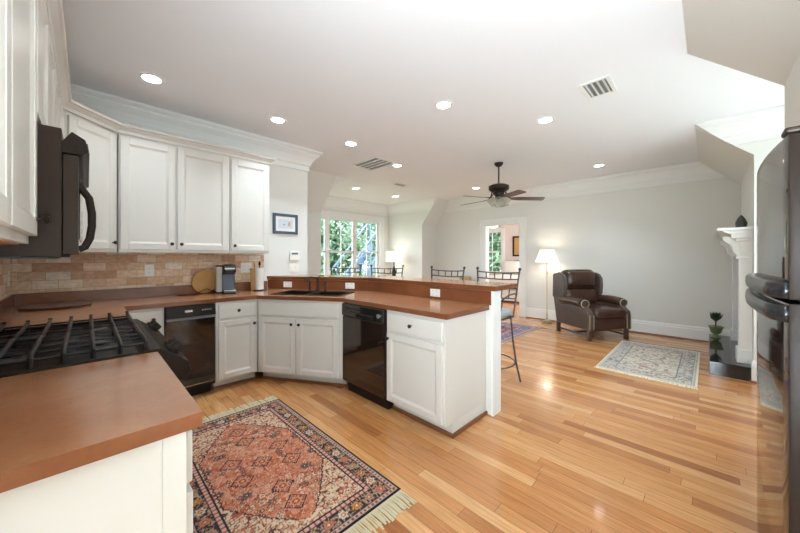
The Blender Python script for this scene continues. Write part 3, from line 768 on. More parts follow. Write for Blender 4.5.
# ------------------------------------------------------------------ sink and faucet
rz_d = math.atan2(-0.850, 0.526)
t = thing('kitchen_sink', 'black double-bowl drop-in sink in the angled counter', 'sink', (1.28, 3.40, ZC), rz_d)
b = MB()
x0, x1, y0, y1 = 0.085, 0.905, 0.085, 0.495
for (a, c, e_, f) in ((x0, x1, y0, y0+0.03), (x0, x1, y1-0.075, y1), (x0, x0+0.03, y0+0.03, y1-0.075), (x1-0.03, x1, y0+0.03, y1-0.075), (0.48, 0.51, y0+0.03, y1-0.075)):
    b.box(a, c, e_, f, 0.0008, 0.008)
obj('rim', b, 'blackmat', t, bevel=0.003)
for (a, c) in ((x0+0.03, 0.48), (0.51, x1-0.03)):
    b = MB(); w = 0.004; zb = -0.17; ya, yb_ = y0+0.03, y1-0.075
    b.box(a, c, ya, yb_, zb, zb+w); b.box(a, a+w, ya, yb_, zb, 0.0); b.box(c-w, c, ya, yb_, zb, 0.0); b.box(a, c, ya, ya+w, zb, 0.0); b.box(a, c, yb_-w, yb_, zb, 0.0)
    o = obj('basin', b, 'blackmat', t)
    b = MB(); b.lathe([(0.035, 0), (0.03, 0.004), (0, 0.003)], c=((a+c)/2, (ya+yb_)/2, zb+w), seg=16); obj('drain', b, 'chrome', o)
t = thing('kitchen_faucet', 'dark bronze arched faucet with side handle behind the sink', 'faucet', (1.28+0.526*0.45+0.85*0.46, 3.40-0.85*0.45+0.526*0.46, ZC+0.0085), rz_d)
b = MB(); b.lathe([(0.028, 0), (0.026, 0.012), (0.016, 0.02), (0.014, 0.06), (0.018, 0.075), (0.014, 0.09), (0.012, 0.13), (0.017, 0.145), (0.010, 0.16), (0, 0.165)], seg=18); obj('body', b, 'bronze', t, smooth=True)
b = MB(); b.tube([(0, 0, 0.13), (-0.015, -0.04, 0.155), (-0.03, -0.09, 0.165), (-0.042, -0.13, 0.155), (-0.048, -0.15, 0.13), (-0.05, -0.155, 0.11)], 0.009, 10); obj('spout', b, 'bronze', t, smooth=True)
b = MB(); b.tube([(0, 0, 0.15), (0.02, 0.01, 0.175), (0.06, 0.02, 0.178)], 0.006, 8); b.ball((0.062, 0.02, 0.178), 0.010); obj('lever', b, 'bronze', t, smooth=True)
for xo, lab, nm, ct in ((0.10, 'dark bronze side sprayer right of the faucet', 'side_sprayer', 'sprayer'), (-0.10, 'dark bronze soap pump left of the faucet', 'soap_pump', 'soap dispenser')):
    p = Vector((1.28, 3.40))+dv*(0.45+xo)+nv*0.46
    b = MB(); b.lathe([(0.020, 0), (0.018, 0.01), (0.011, 0.018), (0.010, 0.06), (0.014, 0.075), (0.013, 0.10), (0.006, 0.112), (0, 0.113)], seg=16)
    if xo < 0: b.tube([(0, 0, 0.105), (0, 0, 0.122), (-0.01, -0.045, 0.125)], 0.005, 8)
    tag(obj(nm, b, 'bronze', loc=(p.x, p.y, ZC+0.0085), rz=rz_d, smooth=True), lab, ct)

# ------------------------------------------------------------------ items on the counter
t = thing('coffee_maker', 'black single-cup coffee maker with grey front and clear tank at the back wall', 'coffee maker', (1.115, 3.855, ZC), math.radians(-8))
b = MB(); b.box(-0.055, 0.075, -0.13, 0.10, 0, 0.03); b.box(-0.055, 0.075, -0.02, 0.10, 0.03, 0.30); obj('body', b, 'black', t, bevel=0.01, seg=3)
b = MB(); b.cushion(-0.058, 0.078, -0.115, 0.08, 0.215, 0.325, 0.03, n=8); hd = obj('brew_head', b, 'black', t, smooth='all')
b = MB(); b.box(-0.04, 0.06, -0.1175, -0.113, 0.27, 0.285); obj('badge_band', b, 'chrome', hd)
b = MB(); b.box(-0.05, 0.07, -0.026, -0.021, 0.035, 0.21); obj('front_plate', b, 'greyplastic', t, bevel=0.003)
b = MB(); b.box(-0.05, 0.07, -0.125, -0.03, 0.0305, 0.042); obj('drip_tray', b, 'chrome', t, bevel=0.004)
b = MB(); b.box(-0.115, -0.058, -0.07, 0.095, 0.02, 0.30); wt = obj('water_tank', b, 'tulip', t, bevel=0.012, seg=3)
b = MB(); b.box(-0.118, -0.056, -0.075, 0.098, 0.301, 0.315); obj('tank_lid', b, 'black', wt, bevel=0.004)
b = MB(); b.lathe([(0.0, 0), (0.125, 0), (0.130, 0.006), (0.130, 0.012), (0.120, 0.016), (0, 0.014)], seg=40, mtx=Matrix.Rotation(math.radians(-80), 4, 'X'))
o = obj('round_tray', b, 'bamboo', loc=(0.93, 3.978, ZC+0.13), smooth=True); o.rotation_euler = (0, 0, 0); tag(o, 'round tan wooden tray leaning on the backsplash behind the coffee maker', 'tray')
b = MB(); b.box(-0.055, 0.055, 0, 0.014, 0, 0.27, mtx=Matrix.Rotation(math.radians(-8), 4, 'X')); b.tube([(0, 0.045, 0.275), (0, 0.049, 0.33)], 0.010, 8)
o = obj('cutting_board', b, 'bamboo', loc=(1.47, 3.966, ZC+0.0025), bevel=0.004); tag(o, 'narrow wooden cutting board leaning on the wall behind the paper towels', 'cutting board')
t = thing('paper_towel_holder', 'white paper towel roll on a black upright holder by the bar', 'paper towel holder', (1.47, 3.85, ZC))
b = MB(); b.lathe([(0.075, 0), (0.075, 0.008), (0.02, 0.014)], seg=24); obj('base', b, 'blackmat', t, smooth=True)
b = MB(); b.lathe([(0.006, 0.012), (0.006, 0.30), (0.014, 0.315), (0.012, 0.345), (0.004, 0.355), (0, 0.356)], seg=12); obj('rod', b, 'blackmat', t, smooth=True)
b = MB(); b.lathe([(0.02, 0.016), (0.046, 0.016), (0.046, 0.275), (0.02, 0.275)], seg=28, cap=False); obj('towel_roll', b, 'paper', t, smooth=True)
b = MB(); b.lathe([(0, 0), (0.15, 0), (0.195, 0.008), (0.205, 0.016), (0.19, 0.017), (0.15, 0.012), (0, 0.012)], seg=40)
M['platter'] = mat('grey_brown_platter', rgb(126, 96, 80), 0.3, 0.1, 30, 0.15, 10)
tag(obj('serving_platter', b, 'platter', loc=(-0.17, 3.74, ZC+0.001), smooth=True), 'dark round wooden platter lying in the counter corner behind the range', 'platter')
b = MB(); pts = [(0.66, 3.90), (0.72, 3.86), (0.80, 3.87), (0.86, 3.90), (0.93, 3.93), (0.98, 3.90), (1.03, 3.86)]
b.tube([(x, y, ZC+0.006+(0.05*max(0, 1-abs(i-4)/2))) for i, (x, y) in enumerate(pts)], 0.004, 6)
tag(obj('power_cord', b, 'blackmat', smooth=True), 'loose black cord lying on the counter left of the coffee maker', 'cord')

# outlets and wall plates
def plate(kind, label, loc, rz, w, h, holes, cat='outlet'):
    t = thing(kind, label, cat, loc, rz)
    b = MB(); b.box(-w/2, w/2, -0.006, -0.0008, -h/2, h/2); p = obj('plate', b, 'plastic', t, bevel=0.002)
    for hx in holes:
        for hz in (-0.02, 0.02):
            if w > h: pass
            b = MB(); b.box(hx-0.013, hx+0.013, -0.008, -0.0062, hz-0.013, hz+0.013); s = obj('socket', b, 'plastic', p, bevel=0.003)
            c = MB(); c.box(hx-0.006, hx-0.004, -0.0086, -0.0081, hz-0.006, hz+0.004); c.box(hx+0.004, hx+0.006, -0.0086, -0.0081, hz-0.006, hz+0.004); obj('slots', c, 'blackmat', s)
    return t
plate('wall_outlet', 'white outlet plate on tile above the trash compactor', (0.445, YB-0.012, 1.185), 0, 0.075, 0.118, [0])
plate('wall_outlet', 'wide white outlet plate on tile between coffee maker and paper towels', (1.375, YB-0.012, 1.19), 0, 0.125, 0.118, [-0.03, 0.03])
plate('wall_outlet', 'white outlet plate on side wall tile by the corner platter', (XL+0.012, 3.84, 1.15), R90, 0.075, 0.118, [0])
plate('wall_outlet', 'white outlet on brown panel left of the faucet', (1.647+0.526*0.29-0.009, YB-0.005-0.85*0.29-0.007, 0.975), rz_d, 0.118, 0.072, [-0.025, 0.025])
plate('wall_outlet', 'white outlet on brown panel right of the faucet above the dishwasher end', (1.647+0.526*1.13-0.009, YB-0.005-0.85*1.13-0.007, 0.975), rz_d, 0.118, 0.072, [-0.025, 0.025])
plate('wall_outlet', 'white outlet on brown panel above the peninsula end cabinet', (2.3605, 1.865, 0.975), -R90, 0.118, 0.072, [-0.025, 0.025])
t = thing('thermostat', 'white thermostat on the grey wall below the framed picture', 'thermostat', (2.00, YB, 1.335), 0)
b = MB(); b.box(-0.07, 0.07, -0.028, -0.001, -0.055, 0.07); p = obj('case', b, 'plastic', t, bevel=0.008, seg=3)
b = MB(); b.box(-0.045, 0.045, -0.0295, -0.0285, 0.02, 0.045); obj('screen', b, 'greyplastic', p)
t = plate('switch_plate', 'white double light switch plate under the thermostat', (2.005, YB, 1.175), 0, 0.125, 0.12, [], 'light switch')
for hx in (-0.03, 0.03):
    b = MB(); b.box(hx-0.016, hx+0.016, -0.010, -0.0062, -0.033, 0.033); obj('rocker', b, 'plastic', t.children[0], bevel=0.002)
# framed picture
t = thing('framed_picture', 'small picture in blue-grey frame on the wall right of the cabinets', 'picture', (1.877, YB, 1.765))
b = MB(); w, h, f = 0.172, 0.135, 0.036
for a in ((-w, w, h-f, h), (-w, w, -h, -h+f), (-w, -w+f, -h+f, h-f), (w-f, w, -h+f, h-f)): b.box(a[0], a[1], -0.022, -0.001, a[2], a[3])
obj('frame', b, 'picframe', t, bevel=0.003)
b = MB(); b.box(-w+f, w-f, -0.012, -0.008, -h+f, h-f); mt_ = obj('mat_board', b, 'linen', t)
M['inkred'] = mat('faded_ink', rgb(200, 165, 150), 0.8, var=0.3, vscale=60); M['inkblue'] = mat('pale_print', rgb(205, 214, 226), 0.8, var=0.15, vscale=40)
b = MB(); b.box(-0.10, 0.10, -0.0125, -0.0121, -0.062, 0.062); obj('print', b, 'inkblue', mt_)
b = MB(); b.ball((0.05, -0.013, 0.0), 0.02, (1, 0.05, 1.6)); b.ball((-0.02, -0.013, -0.01), 0.014, (1.4, 0.05, 0.8)); obj('drawn_figure', b, 'inkred', mt_)

# ------------------------------------------------------------------ ceiling fixtures
cans = [(0.38, 3.30, 'recessed ceiling light above the angled corner cabinet'), (1.46, 3.32, 'recessed ceiling light above the single-door wall cabinet'),
        (2.46, 1.84, 'recessed ceiling light directly above the peninsula end cabinet'), (2.44, 3.33, 'recessed ceiling light beside the large return grille, kitchen side'),
        (3.51, 1.26, 'recessed ceiling light left of the small square vent'), (5.85, 1.26, 'recessed ceiling light above the leather armchair'),
        (3.54, 3.58, 'recessed ceiling light touching the far end of the large return grille'), (4.09, 5.40, 'recessed light in the bay ceiling nearer the sloped grey corner'),
        (5.31, 5.43, 'recessed light in the bay ceiling nearer the table lamp wall'), (5.88, 3.54, 'recessed ceiling light seen left of the ceiling fan')]
proto = None
for (x, y, lab) in cans:
    if proto is None:
        t = thing('recessed_light', lab, 'ceiling light', (x, y, HC), 0, 'recessed ceiling lights')
        b = MB(); b.lathe([(0.062, -0.002), (0.070, -0.006), (0.088, -0.005), (0.092, -0.001)], seg=28, cap=False); obj('trim_ring', b, 'trim', t, smooth=True)
        b = MB(); b.lathe([(0, -0.003), (0.066, -0.003), (0.066, -0.001), (0, -0.001)], seg=28); obj('lens', b, 'canlens', t)
        proto = t
    else:
        t = copy_tree(proto); t.location = (x, y, HC); t['label'] = lab
    d = bpy.data.lights.new('can_lamp', 'AREA'); d.shape = 'DISK'; d.size = 0.13; d.energy = CAN_POWER; d.color = (0.76, 0.90, 1.0); d.spread = math.radians(100)
    l = bpy.data.objects.new('can_lamp', d); COL.objects.link(l); l.parent = t; l.location = (0, 0, -0.012)

def vent(name, label, loc, rz, W, L, rows, cols, cat='vent'):
    t = thing(name, label, cat, loc, rz)
    b = MB(); f = 0.03
    b.box(-W/2, W/2, -L/2, -L/2+f, -0.012, -0.001); b.box(-W/2, W/2, L/2-f, L/2, -0.012, -0.001); b.box(-W/2, -W/2+f, -L/2+f, L/2-f, -0.012, -0.001); b.box(W/2-f, W/2, -L/2+f, L/2-f, -0.012, -0.001)
    fo = obj('frame', b, 'trim', t, bevel=0.003)
    b = MB(); b.box(-W/2+f, W/2-f, -L/2+f, L/2-f, -0.003, -0.001); obj('back_panel', b, 'ventdark', t)
    b = MB(); n = rows
    for k in range(n):
        y = -L/2+f+(L-2*f)*(k+0.5)/n
        b.box(-W/2+f, W/2-f, -0.012, 0.012, -0.001, 0.001, mtx=Matrix.Translation((0, y, -0.008)) @ Matrix.Rotation(0.5, 4, 'X'))
    for k in range(1, cols):
        x = -W/2+f+(W-2*f)*k/cols
        b.box(x-0.012, x+0.012, -L/2+f, L/2-f, -0.0125, -0.004)
    obj('louvers', b, 'trim', t)
    return t
vent('ceiling_vent', 'small square white supply vent in the ceiling near the sloped wall', (3.165, 0.69, HC), 0, 0.34, 0.23, 4, 1)
vent('return_grille', 'large rectangular white return grille in the ceiling beyond the sink', (3.21, 3.78, HC), 0, 0.42, 0.60, 12, 4)
vent('ceiling_vent', 'tiny dark grey vent in the ceiling before the bay', (4.50, 4.47, HC), 0, 0.34, 0.17, 4, 1)

# ceiling fan
def fan(label, loc, drop, ang0, nb, lit, R=0.68, motor=0.155, bd=0.235):
    t = thing('ceiling_fan', label, 'ceiling fan', loc, 0)
    b = MB(); b.lathe([(0.0, -0.001), (0.068, -0.001), (0.066, -0.02), (0.045, -0.05), (0.02, -0.062), (0.0, -0.062)], seg=24); obj('canopy', b, 'bronze', t, smooth=True)
    b = MB(); b.lathe([(0.011, -0.05), (0.011, -drop)], seg=12); obj('downrod', b, 'bronze', t, smooth=True)
    zt = -drop
    b = MB(); b.lathe([(0.0, zt+0.012), (0.04, zt+0.01), (motor*0.75, zt), (motor, zt-0.02), (motor, zt-0.075), (motor*0.8, zt-0.10), (0.075, zt-0.125), (0.07, zt-0.17), (0.0, zt-0.175)], seg=32); obj('motor_housing', b, 'bronze', t, smooth=True)
    for k in range(nb):
        a = ang0+2*PI*k/nb
        rt = Matrix.Rotation(a, 4, 'Z') @ Matrix.Translation((0, 0, zt-bd+0.02)) @ Matrix.Rotation(math.radians(2), 4, 'Y') @ Matrix.Rotation(math.radians(-11), 4, 'X')
        P = [(0.19, -0.052), (0.30, -0.066), (R-0.03, -0.068), (R-0.006, -0.058), (R, -0.03), (R, 0.03), (R-0.006, 0.058), (R-0.03, 0.068), (0.30, 0.066), (0.19, 0.052)]
        b = MB(); b.prism(P, -0.003, 0.003, mtx=rt); bl = obj('blade', b, 'blade', t, bevel=0.001)
        b = MB(); b.tube([rt @ Vector((0.10, 0, bd-0.12)), rt @ Vector((0.13, 0, 0.05)), rt @ Vector((0.18, 0, 0.007))], 0.010, 6); b.prism([(0.12, -0.010), (0.15, -0.012), (0.20, -0.032), (0.25, -0.03), (0.25, 0.03), (0.20, 0.032), (0.15, 0.012), (0.12, 0.010)], 0.0035, 0.010, mtx=rt); obj('blade_iron', b, 'bronze', bl)
    if lit:
        b = MB(); b.lathe([(0, zt-0.151), (0.13, zt-0.155), (0.15, zt-0.17), (0.13, zt-0.21), (0.06, zt-0.245), (0, zt-0.25)], seg=24); obj('light_bowl', b, 'fanbowl', t, smooth=True)
    else:
        zk = zt-0.176
        b = MB(); b.lathe([(0.055, zk), (0.055, zk-0.025), (0.03, zk-0.045), (0.012, zk-0.06), (0.012, zk-0.12), (0.02, zk-0.13), (0, zk-0.145)], seg=20); lk = obj('light_kit', b, 'bronze', t, smooth=True)
        for k in range(4):
            a = PI/4*0.6+k*PI/2; c, s_ = math.cos(a), math.sin(a)
            mt2 = Matrix.Translation((c*0.05, s_*0.05, zk-0.035)) @ Matrix.Rotation(a, 4, 'Z') @ Matrix.Rotation(math.radians(130), 4, 'Y')
            b = MB(); b.lathe([(0.020, 0.0), (0.034, 0.015), (0.052, 0.05), (0.060, 0.08), (0.075, 0.12), (0.072, 0.12), (0.057, 0.08), (0.049, 0.05), (0.031, 0.016), (0.017, 0.003)], seg=20, mtx=mt2, cap=False); obj('glass_shade', b, 'tulip', lk, smooth=True)
        b = MB(); b.tube([(0.02, 0.0, zk-0.12), (0.02, 0, zk-0.19)], 0.002, 6); b.ball((0.02, 0, zk-0.195), 0.006); obj('pull_chain', b, 'brass', t)
    return t
fan('bronze five-blade ceiling fan with glass shades in the family room', (4.58, 2.35, HC), 0.345, -YAW-math.radians(8), 5, False)
fan('small white-lit ceiling fan in the bedroom beyond the doorway', (8.55, 4.56, HC), 0.36, 0.1, 5, True, 0.62, 0.12, 0.14)

# ------------------------------------------------------------------ bar stools
def make_stool(label, loc, rz):
    """faces local -y"""
    t = thing('bar_stool', label, 'bar stool', loc, rz, 'wrought iron bar stools along the raised bar')
    SZ = 0.70
    b = MB(); b.cushion(-0.205, 0.205, -0.20, 0.20, SZ, SZ+0.075, 0.03, (0, 0, 0.012), n=10); obj('seat_cushion', b, 'cushion', t, smooth='all')
    b = MB(); b.tube([(-0.19, -0.19, SZ-0.01), (0.19, -0.19, SZ-0.01), (0.20, 0.19, SZ-0.01), (-0.20, 0.19, SZ-0.01)], 0.010, 8, closed=True); obj('seat_frame', b, 'wiron', t, smooth=True)
    for sx in (-1, 1):
        for sy in (-1, 1):
            b = MB(); b.tube([(sx*0.185, sy*0.185, SZ-0.01), (sx*0.20, sy*0.20, 0.45), (sx*0.225, sy*0.225, 0.2), (sx*0.255, sy*0.255, 0.012)], 0.0095, 8); b.ball((sx*0.256, sy*0.256, 0.012), 0.012); obj('leg', b, 'wiron', t, smooth=True)
    b = MB(); b.tube([(0.215*math.cos(a)*1.33, 0.215*math.sin(a)*1.33, 0.24) for a in [2*PI*k/24 for k in range(24)]], 0.007, 6, closed=True); obj('foot_ring', b, 'wiron', t, smooth=True)
    # back: splayed posts with ball finials, two lattice bands, slightly curved
    def bk(u, z):
        w = 0.205+0.045*(z-SZ)/0.47
        return (u*w, 0.20+0.05*(z-SZ)/0.47+0.035*(1-u*u), z)
    for sx in (-1, 1):
        b = MB(); b.tube([bk(sx, z) for z in (SZ-0.01, 0.80, 0.92, 1.05, 1.175)], 0.0095, 8)
        p = bk(sx, 1.19); b.ball(p, 0.017); obj('back_post', b, 'wiron', t, smooth=True)
    for (za, zb) in ((1.085, 1.155), (0.88, 0.985)):
        b = MB(); U = [i/8-1 if False else -1+i/5 for i in range(11)]
        dip = lambda u, z: bk(u, z-0.012*(1-u*u))
        b.tube([dip(u, za) for u in U], 0.0075, 6); b.tube([dip(u, zb) for u in U], 0.0075, 6)
        for u in (-0.6, -0.2, 0.2, 0.6): b.tube([dip(u, za), dip(u, zb)], 0.0065, 6)
        obj('back_lattice', b, 'wiron', t, smooth=True)
    for sx in (-1, 1):
        b = MB(); b.tube([(sx*0.235, 0.22, 0.93), (sx*0.26, 0.10, 0.945), (sx*0.265, -0.03, 0.94), (sx*0.255, -0.13, 0.91), (sx*0.245, -0.145, 0.88), (sx*0.24, -0.12, 0.87), (sx*0.225, -0.12, 0.80), (sx*0.20, -0.15, SZ-0.01)], 0.0085, 8); obj('armrest', b, 'wiron', t, smooth=True)
    return t
st = make_stool('iron bar stool at the open end of the bar, its seat in view', (2.965, 1.665, 0), -R90)
for (x, y, r, lab) in ((2.965, 2.35, -R90, 'iron bar stool second from the open end of the bar'),
                       (3.02, 3.36, rz_d, 'iron bar stool behind the angled bar, in front of the table lamp'),
                       (2.665, 3.93, rz_d, 'iron bar stool in front of the bay window, nearest the back wall')):
    s = copy_tree(st); s.location = (x, y, 0); s.rotation_euler = (0, 0, r); s['label'] = lab

# ------------------------------------------------------------------ armchair
t = thing('leather_armchair', 'brown leather wingback recliner with nailhead arms against the far wall', 'armchair', (6.05, 1.44, 0), math.radians(-34))
for sx in (-1, 1):
    # outer side panel in profile (y, z)
    P = [(-0.395, 0.17), (0.34, 0.17), (0.38, 0.40), (0.42, 0.62), (0.30, 0.62), (-0.24, 0.60), (-0.275, 0.54), (-0.32, 0.49), (-0.385, 0.44), (-0.40, 0.38)]
    b = MB(); x0, x1 = (0.30, 0.385) if sx > 0 else (-0.385, -0.30)
    b.prism(P, x0, x1, 'x'); obj('side_panel', b, 'leather2', t, bevel=0.02, seg=4, smooth=True)
    # rolled arm
    b = MB(); seg = 22; L0, L1 = -0.30, 0.20
    rings = []
    for i in range(12):
        y = L0+(L1-L0)*i/11; rr = 0.088*(1 if i > 0 else 0.92)
        rings.append([b.bm.verts.new((sx*0.365+rr*math.cos(2*PI*k/seg)*1.02, y, 0.575+rr*math.sin(2*PI*k/seg)*(0.82)+0.02*math.sin(i/11*PI))) for k in range(seg)])
    for A, B in zip(rings, rings[1:]):
        for k in range(seg): b.bm.faces.new((A[k], A[(k+1) % seg], B[(k+1) % seg], B[k]))
    b.bm.faces.new(rings[0][::-1]); b.bm.faces.new(rings[-1])
    ar = obj('armrest', b, 'leather', t, smooth=True, bevel=0.008)
    b = MB(); b.lathe([(0, 0), (0.05, 0), (0.056, 0.006), (0.05, 0.012), (0.0, 0.012)], seg=20, mtx=Matrix.Translation((sx*0.365, -0.30, 0.577)) @ Matrix.Rotation(PI/2, 4, 'X')); obj('scroll_front', b, 'leather2', ar, smooth=True)
    # front arm post
    b = MB(); b.prism([(-0.415, 0.17), (-0.395, 0.17), (-0.40, 0.38), (-0.385, 0.44), (-0.32, 0.49), (-0.275, 0.54), (-0.29, 0.55), (-0.335, 0.505), (-0.40, 0.455), (-0.418, 0.385)], min(sx*0.30, sx*0.388), max(sx*0.30, sx*0.388), 'x'); ap = obj('arm_front', b, 'leather2', t, bevel=0.008, seg=3)
    for xn in (0.380, 0.308):
        b = MB()
        for k in range(24):
            z = 0.19+k*0.0128; b.ball((sx*xn, -0.418+max(0, z-0.40)*0.9, z), 0.0068, seg=6)
        obj('nailhead_row', b, 'brass', ap, smooth=True)
    b = MB()
    for k in range(34):
        a = 2*PI*k/34; b.ball((sx*0.365+0.072*math.cos(a), -0.306, 0.577+0.060*math.sin(a)), 0.0068, seg=6)
    obj('nailhead_ring', b, 'brass', ap, smooth=True)
    # wing
    P = [(0.16, 0.60), (0.12, 0.70), (0.11, 0.82), (0.12, 0.95), (0.17, 1.02), (0.26, 1.05), (0.43, 1.03), (0.44, 0.60)]
    b = MB(); x0, x1 = (0.33, 0.395) if sx > 0 else (-0.395, -0.33)
    b.prism(P, x0, x1, 'x'); obj('wing', b, 'leather2', t, bevel=0.030, seg=5, smooth=True)
b = MB(); b.cushion(-0.297, 0.297, -0.45, 0.24, 0.355, 0.50, 0.055, (0, 0, 0.025), n=14); obj('seat_cushion', b, 'leather', t, smooth='all')
b = MB(); b.cushion(-0.295, 0.295, -0.415, -0.35, 0.17, 0.352, 0.02, (0, 0.01, 0), n=8); obj('footrest_panel', b, 'leather', t, smooth='all')
b = MB(); b.box(-0.295, 0.295, -0.34, 0.36, 0.18, 0.34); obj('base', b, 'leather2', t)
tilt = Matrix.Translation((0, 0.20, 0.48)) @ Matrix.Rotation(math.radians(-10), 4, 'X')
b = MB(); b.cushion(-0.325, 0.325, -0.07, 0.10, 0.0, 0.30, 0.06, (0, 0.03, 0), n=12, mtx=tilt); obj('back_cushion', b, 'leather', t, smooth='all')
b = MB(); b.cushion(-0.327, 0.327, -0.11, 0.10, 0.29, 0.615, 0.09, (0, 0.04, 0.015), n=12, mtx=tilt); obj('head_cushion', b, 'leather', t, smooth='all')
b = MB(); b.prism([(0.33, 0.17), (0.40, 0.18), (0.46, 0.60), (0.455, 1.03), (0.34, 1.06), (0.30, 0.60)], -0.33, 0.33, 'x'); obj('back_shell', b, 'leather2', t, bevel=0.02, seg=3, smooth=True)
for sx in (-1, 1):
    for (y, dy) in ((-0.365, 0.0), (0.33, 0.03)):
        b = MB(); b.prism([(sx*0.345-0.026, y-0.026), (sx*0.345+0.026, y-0.026), (sx*0.345+0.026, y+0.026), (sx*0.345-0.026, y+0.026)], 0, 0.17); obj('leg', b, 'darkwood', t, bevel=0.004)
b = MB(); b.box(-0.345, -0.33, -0.34, 0.31, 0.055, 0.085); b.box(0.33, 0.345, -0.34, 0.31, 0.055, 0.085); b.box(-0.33, 0.33, -0.03, -0.005, 0.055, 0.085); obj('stretcher', b, 'darkwood', t, bevel=0.003)

# ------------------------------------------------------------------ lamps
t = thing('floor_lamp', 'slim brass floor lamp with lit pleated shade left of the armchair', 'floor lamp', (6.50, 2.30, 0))
b = MB(); b.box(-0.09, 0.09, -0.09, 0.09, 0, 0.022); b.box(-0.062, 0.062, -0.062, 0.062, 0.022, 0.05); b.lathe([(0.05, 0.05), (0.03, 0.065), (0.026, 0.08)], seg=20); obj('base', b, 'brass', t, bevel=0.004)
b = MB(); b.lathe([(0.014, 0.08), (0.024, 0.10), (0.012, 0.13), (0.018, 0.17), (0.009, 0.20), (0.009, 0.98), (0.02, 0.99), (0.02, 1.0), (0.009, 1.02), (0.009, 1.20), (0.012, 1.22)], seg=14); obj('pole', b, 'brass', t, smooth=True)
b = MB(); n = 60
prof = [(0.215, 1.225), (0.13, 1.47)]
rings = []
for (r, z) in [(0.215, 1.225), (0.19, 1.29), (0.165, 1.36), (0.145, 1.42), (0.13, 1.47)]:
    rings.append([b.bm.verts.new((r*(1+0.015*(k % 2))*math.cos(2*PI*k/n), r*(1+0.015*(k % 2))*math.sin(2*PI*k/n), z)) for k in range(n)])
for A, B in zip(rings, rings[1:]):
    for k in range(n): b.bm.faces.new((A[k], A[(k+1) % n], B[(k+1) % n], B[k]))
sh = obj('lamp_shade', b, 'shade_lit2', t)
md = sh.modifiers.new('thick', 'SOLIDIFY'); md.thickness = 0.002
b = MB(); b.ball((0, 0, 1.33), 0.03); obj('bulb', b, 'canlens', t, smooth=True)
def bulb(name, loc, p, col=(1, 0.86, 0.68), r=0.035):
    d = bpy.data.lights.new(name, 'POINT'); d.energy = p; d.color = col; d.shadow_soft_size = r
    o = bpy.data.objects.new(name, d); COL.objects.link(o); o.location = loc; return o
l = bulb('floor_lamp_light', (0, 0, 1.40), 0.9, (1, 0.9, 0.76)); l.parent = t
l = bulb('floor_lamp_light_low', (0, 0, 1.27), 0.45, (1, 0.9, 0.76)); l.parent = t

t = thing('side_table', 'small dark side table in the bay corner under the table lamp', 'side table', (5.93, 6.12, 0))
b = MB(); b.box(-0.25, 0.25, -0.25, 0.25, 0.66, 0.70); obj('table_top', b, 'darkwood', t, bevel=0.006)
b = MB(); b.box(-0.22, 0.22, -0.22, 0.22, 0.58, 0.66); obj('apron', b, 'darkwood', t)
for sx in (-1, 1):
    for sy in (-1, 1):
        b = MB(); b.box(sx*0.2-0.02, sx*0.2+0.02, sy*0.2-0.02, sy*0.2+0.02, 0, 0.58); obj('leg', b, 'darkwood', t, bevel=0.003)
t = thing('table_lamp', 'table lamp with lit white drum shade beside the bay window', 'table lamp', (5.93, 6.12, 0.701))
b = MB(); b.lathe([(0.08, 0), (0.08, 0.015), (0.03, 0.03), (0.045, 0.10), (0.06, 0.20), (0.045, 0.30), (0.02, 0.36), (0.014, 0.50)], seg=20); obj('base', b, 'bronze', t, smooth=True)
b = MB(); b.lathe([(0.225, 0.50), (0.215, 0.78)], seg=32, cap=False); sh = obj('lamp_shade', b, 'shade_lit', t, smooth='all'); md = sh.modifiers.new('thick', 'SOLIDIFY'); md.thickness = 0.002
l = bulb('table_lamp_light', (0, 0, 0.64), 0.9); l.parent = t

# small items by the far wall
t = thing('console_table', 'low wooden console against the far wall left of the doorway', 'console table', (6.60, 4.28, 0))
b = MB(); b.box(-0.18, 0.18, -0.30, 0.30, 0.66, 0.70); obj('table_top', b, 'darkwood', t, bevel=0.004)
for sx in (-1, 1):
    for sy in (-1, 1):
        b = MB(); b.box(sx*0.15-0.018, sx*0.15+0.018, sy*0.26-0.018, sy*0.26+0.018, 0, 0.66); obj('leg', b, 'darkwood', t)
b = MB(); b.lathe([(0, 0), (0.10, 0), (0.15, 0.05), (0.155, 0.11), (0.14, 0.15), (0.08, 0.165), (0, 0.17)], seg=24)
tag(obj('wicker_basket', b, 'wicker', loc=(6.60, 4.28, 0.701), smooth=True), 'round tan wicker basket peeking over the bar near the doorway', 'basket')

# ------------------------------------------------------------------ fireplace
t = thing('fireplace_mantel', 'white carved fireplace mantel with curved bracket by the black hearth', 'fireplace', (5.10, YR, 0))
for (xa, xb) in ((0.0, 0.20), (1.28, 1.48)):
    b = MB(); b.box(xa, xb, 0.001, 0.10, 0.151, 1.335); b.box(xa-0.015, xb+0.015, 0.001, 0.118, 0.151, 0.30); b.box(xa-0.012, xb+0.012, 0.001, 0.115, 1.30, 1.335); obj('pilaster', b, 'trim', t, bevel=0.004)

